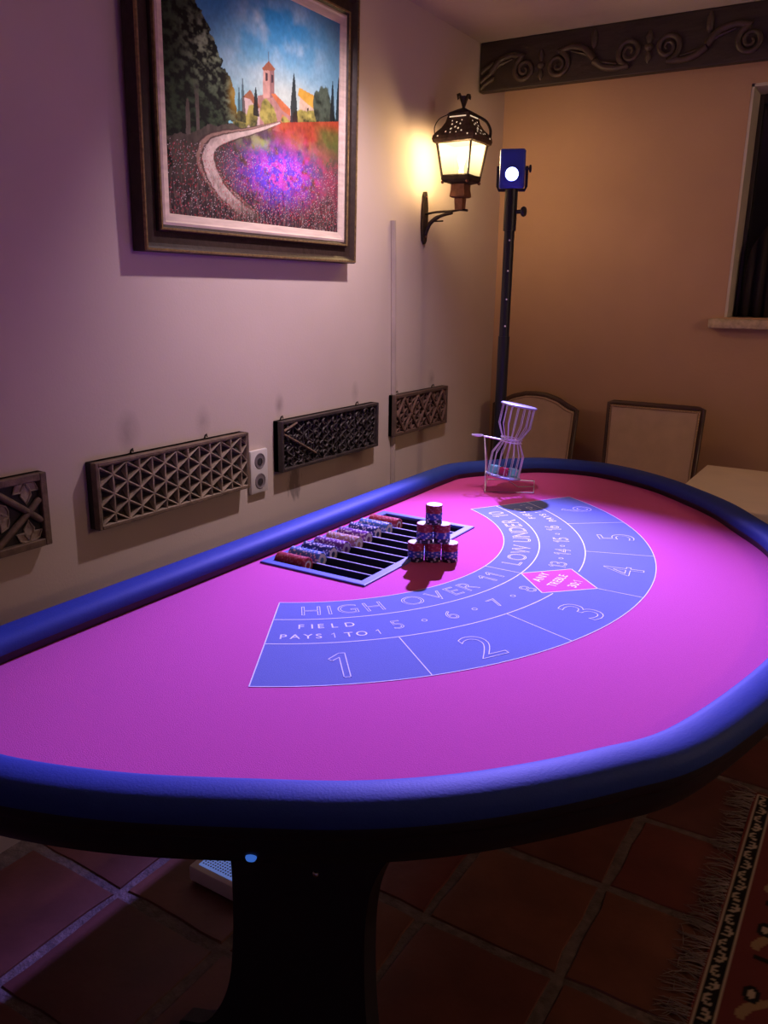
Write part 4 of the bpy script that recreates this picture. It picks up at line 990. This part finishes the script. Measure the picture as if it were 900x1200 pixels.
# ------------------------------------------------------------------ chairs
def chair(label, x0, x1, ztop, arch, nails, yb, seat_front, pinch):
    t = thing('dining_chair', label, 'chair', ((x0+x1)/2, yb, 0), 'upholstered chairs by the back wall'); del t['group']
    xc, hw = (x0+x1)/2, (x1-x0)/2
    def outline(inset, z0):
        pts = []
        n = 24
        for i in range(n+1):
            u = -1+2*i/n; zt = ztop+arch*(np.interp(abs(u), [0, .25, .55, .80, .92, 1.0], [1, .95, .68, .22, .08, 0.0]))-inset
            w_ = (hw-inset)
            pts.append((xc+u*w_, zt))
        k = pinch
        return [(xc-hw*k+inset, z0)]+pts+[(xc+hw*k-inset, z0)]
    lean_ = lambda z: yb+(z-.9)*.10
    def slab(name, inset, z0, yo0, yo1, m, sm=None):
        s = MB(); O = outline(inset, z0); n = len(O)
        A = [s.bm.verts.new((a, lean_(b_)+yo0, b_)) for a, b_ in O]; B = [s.bm.verts.new((a, lean_(b_)+yo1, b_)) for a, b_ in O]
        s.bm.faces.new(A); s.bm.faces.new(B[::-1])
        for i in range(n): s.bm.faces.new((A[i], A[(i+1) % n], B[(i+1) % n], B[i]))
        return s.build(name, m, t, sm)
    # frame as an outline ring
    s = MB(); O = outline(.009, .50)
    s.tube([(a, lean_(b_)+.012, b_) for a, b_ in O], .0105, 8, sec=(1.0, 1.3)); s.build('back_frame', M_wood, t, 50)
    slab('backrest', .018, .52, -.006, .026, M_uph)
    O2 = outline(.024, .53)
    s = MB(); s.tube([(a, lean_(b_)-.007, b_) for a, b_ in O2], .0028, 6); s.build('piping', M_pipe, t, 60)
    if nails:
        s0 = MB(); s0.sphere((0, 0, 0), .0042, (1, .6, 1), 8, 5); o_ = s0.build('nail', M_nail, None, 180); me = o_.data; bpy.data.objects.remove(o_)
        path = [Vector((a, 0, b_)) for a, b_ in outline(.019, .72)]
        seglen = [(path[i+1]-path[i]).length for i in range(len(path)-1)]; tot = sum(seglen); nn = int(tot/.0125)
        for i in range(nn+1):
            d = tot*i/nn; k = 0
            while k < len(seglen)-1 and d > seglen[k]: d -= seglen[k]; k += 1
            p = path[k].lerp(path[k+1], min(1, d/seglen[k]))
            o = bpy.data.objects.new('nail', me); C.objects.link(o); o.parent = t
            o.location = Vector((p.x, lean_(p.z)-.007, p.z))-WLOC[t.name]
    s = MB(); s.box((x0+.02, seat_front, .44), (x1-.02, yb-.02, .50), .015); s.build('seat', M_uph, t, 50)
    s = MB(); s.box((x0+.015, seat_front+.005, .39), (x1-.015, yb-.01, .44), .004); s.build('seat_frame', M_wood, t)
    for lx in (x0+.03, x1-.03):
        s = MB(); s.tube([(lx, seat_front+.025, .40), (lx, seat_front+.025, .0)], [.018, .013], 8); s.build('leg', M_wood, t, 50)
        s = MB(); s.tube([(lx, lean_(.52)+.012, .53), (lx, lean_(.45)+.008, .40), (lx, yb-.005, .0)], [.014, .017, .013], 8); s.build('leg', M_wood, t, 50)
    return t
chair('tan chair with curved camel-back top and dark wood frame, behind the light stand', -0.2088, 0.2505, 0.9107, .065, False, 3.955, 3.52, .94)
chair('tan square-backed chair edged with brass nails, left of the cream table', 0.3933, 0.8455, 0.9643, .0, True, 3.96, 3.52, .96)

# ------------------------------------------------------------------ cream table by the back wall
ct_ = thing('side_table', 'cream cloth-covered side table at the right edge behind the casino table', 'table', (1.45, 3.4, 0))
tx0, tx1, ty0, ty1 = 0.915, 1.95, 3.02, 3.785
s = MB(); s.box((tx0+.01, ty0+.01, .705), (tx1-.01, ty1-.01, .735), .002); s.build('table_top', M_wood, ct_)
s = MB(); R_ = []
per = []
for (a, b_), (c, d) in zip(((tx0, ty0), (tx1, ty0), (tx1, ty1), (tx0, ty1)), ((tx1, ty0), (tx1, ty1), (tx0, ty1), (tx0, ty0))):
    for k in range(14): per.append((a+(c-a)*k/14, b_+(d-b_)*k/14))
tc_ = Vector(((tx0+tx1)/2, (ty0+ty1)/2)); n = len(per)
for lvl, (out, z) in enumerate(((-.004, .740), (.000, .739), (.003, .735), (.004, .62), (.006, .50))):
    ring = []
    for i, p in enumerate(per):
        d = Vector(p)-tc_; sg = Vector((math.copysign(1, d.x) if abs(abs(d.x)-(tx1-tx0)/2) < 1e-6 else 0, math.copysign(1, d.y) if abs(abs(d.y)-(ty1-ty0)/2) < 1e-6 else 0))
        wv = (.007*math.sin(i*1.9)+.004*math.sin(i*.7+1)) * (0, 0, 0, .5, 1)[lvl]
        ring.append(s.bm.verts.new((p[0]+sg.x*(out+abs(wv)), p[1]+sg.y*(out+abs(wv)), z)))
    R_.append(ring)
for A, B in zip(R_, R_[1:]):
    for i in range(n): s.bm.faces.new((A[i], A[(i+1) % n], B[(i+1) % n], B[i]))
s.bm.faces.new(R_[0][::-1])
s.build('tablecloth', M_cloth, ct_, 50)
for lx, ly in ((tx0+.06, ty0+.06), (tx0+.06, ty1-.06), (tx1-.06, ty0+.06), (tx1-.06, ty1-.06)):
    s = MB(); s.tube([(lx, ly, .705), (lx, ly, 0)], [.022, .016], 10); s.build('leg', M_wood, ct_, 50)

# ------------------------------------------------------------------ low white box under the table
vb = thing('floor_uplight_box', 'low white box with blue-lit dotted top, on tiles under the table', 'uplight', (.38, 1.38, 0))  # LED floor uplight, its dotted grille giving off blue
s = MB(); s.box((.215, 1.256, .006), (.56, 1.50, .050), .006); s.build('casing', M_white, vb, 40)
s = MB(); s.box((.235, 1.272, .0498), (.54, 1.485, .0515), .001, seg=1); s.build('grille', M_perf, vb)
s = MB()
for i in range(36):
    for j in range(24):
        x, y = .243+i*.0083, 1.282+j*.0083; s.poly([(x-.0022, y-.0022, .0519), (x+.0022, y-.0022, .0519), (x+.0022, y+.0022, .0519), (x-.0022, y+.0022, .0519)])
s.build('grille_holes', M_sockd, vb, kind='stuff')
for px, py in ((.24, 1.28), (.535, 1.28), (.24, 1.475), (.535, 1.475)):
    s = MB(); s.tube([(px, py, .008), (px, py, 0)], .008, 8); s.build('foot', M_blkp, vb)

# ------------------------------------------------------------------ rug
rug = thing('oriental_rug', 'dark red oriental rug with black hooked border and pale fringe, on floor at right', 'rug', (1.387, 1.6, 0))
RX0, RX1, RY0, RY1 = 1.387, 2.30, 0.60, 2.465
px_ = .005
Wg, Hg = int((RX1-RX0)/px_)+1, int((RY1-RY0)/px_)+1
X, Y = np.meshgrid(np.linspace(RX0, RX1, Wg), np.linspace(RY0, RY1, Hg))
rimg = np.zeros((Hg, Wg, 3)); RED = np.array((.13, .028, .026)); BLK = np.array((.010, .008, .008)); PALE = np.array((.40, .31, .24)); TAN = np.array((.27, .17, .09))
rimg[:] = RED
ex = np.minimum(X-RX0, RY1-Y); along = np.where(X-RX0 < RY1-Y, Y, X)
bd = (ex > .006) & (ex < .052); rimg[bd] = BLK
rimg[(ex > .006) & (ex < .0105)] = PALE; rimg[(ex > .0475) & (ex < .052)] = PALE
ca2 = np.floor(along/.046); aa = (along % .046)/.046-.5; ee = (ex-.029)/.017*np.where(ca2 % 2 == 0, 1, -1)
rr_ = np.hypot(aa/.40, (ee-.15)/.85)
hook = ((rr_ > .62) & (rr_ < 1.0) & (ee < .30)) | ((np.hypot((np.abs(aa)-.30)/.10, (ee-.35)/.22) < 1) & (aa < 0)) | ((np.abs(aa) < .055) & (ee > -.6) & (ee < .25))
rimg[bd & hook & (ex > .013) & (ex < .045)] = PALE
fld = ex > .07
cellu = ((ex-.07) % .16)/.16-.5; cellv = (along % .22)/.22-.5
lea = (np.abs(cellu-.35*np.sin(cellv*5)) < .10*(1-4*cellv**2)) & (np.abs(cellv) < .36)
rimg[fld & lea] = TAN; rimg[fld & (np.abs(cellv) > .42) & (np.abs(cellu) < .36) & ((np.floor(along/.22)) % 2 == 0)] = BLK
rimg[fld & (np.hypot(cellu+.28, cellv) < .12)] = BLK; rimg[fld & (np.hypot(cellu+.28, cellv) < .06)] = PALE
rz = .006+.0015*np.sin(Y*9)+.001*np.sin(X*13+Y*4)
attr_grid('pile', np.stack([X, Y, rz], -1), rimg, M_rug, rug)
s = MB(); s.box((RX0, RY0, .001), (RX1, RY1, .0030)); s.build('backing', M_fringe, rug)
s = MB(); rr = random.Random(5)
for i in range(430):
    y = RY0+(RY1-RY0)*rr.random(); L_ = rr.uniform(.045, .085); a = rr.gauss(0, .30); 
    p0 = Vector((RX0+.004, y, .006)); dd = Vector((-math.cos(a), math.sin(a), 0)); sd = Vector((-dd.y, dd.x, 0))*rr.gauss(0, .012)
    s.tube([p0, p0+dd*L_*.4+sd*.6+Vector((0, 0, .002)), p0+dd*L_*.75+sd*1.0+Vector((0, 0, -.001)), p0+dd*L_+sd*rr.uniform(-1, 2)+Vector((0, 0, -.003))], [.0013, .0013, .0011, .0007], 4)
s.build('fringe', M_fringe, rug, kind='stuff')
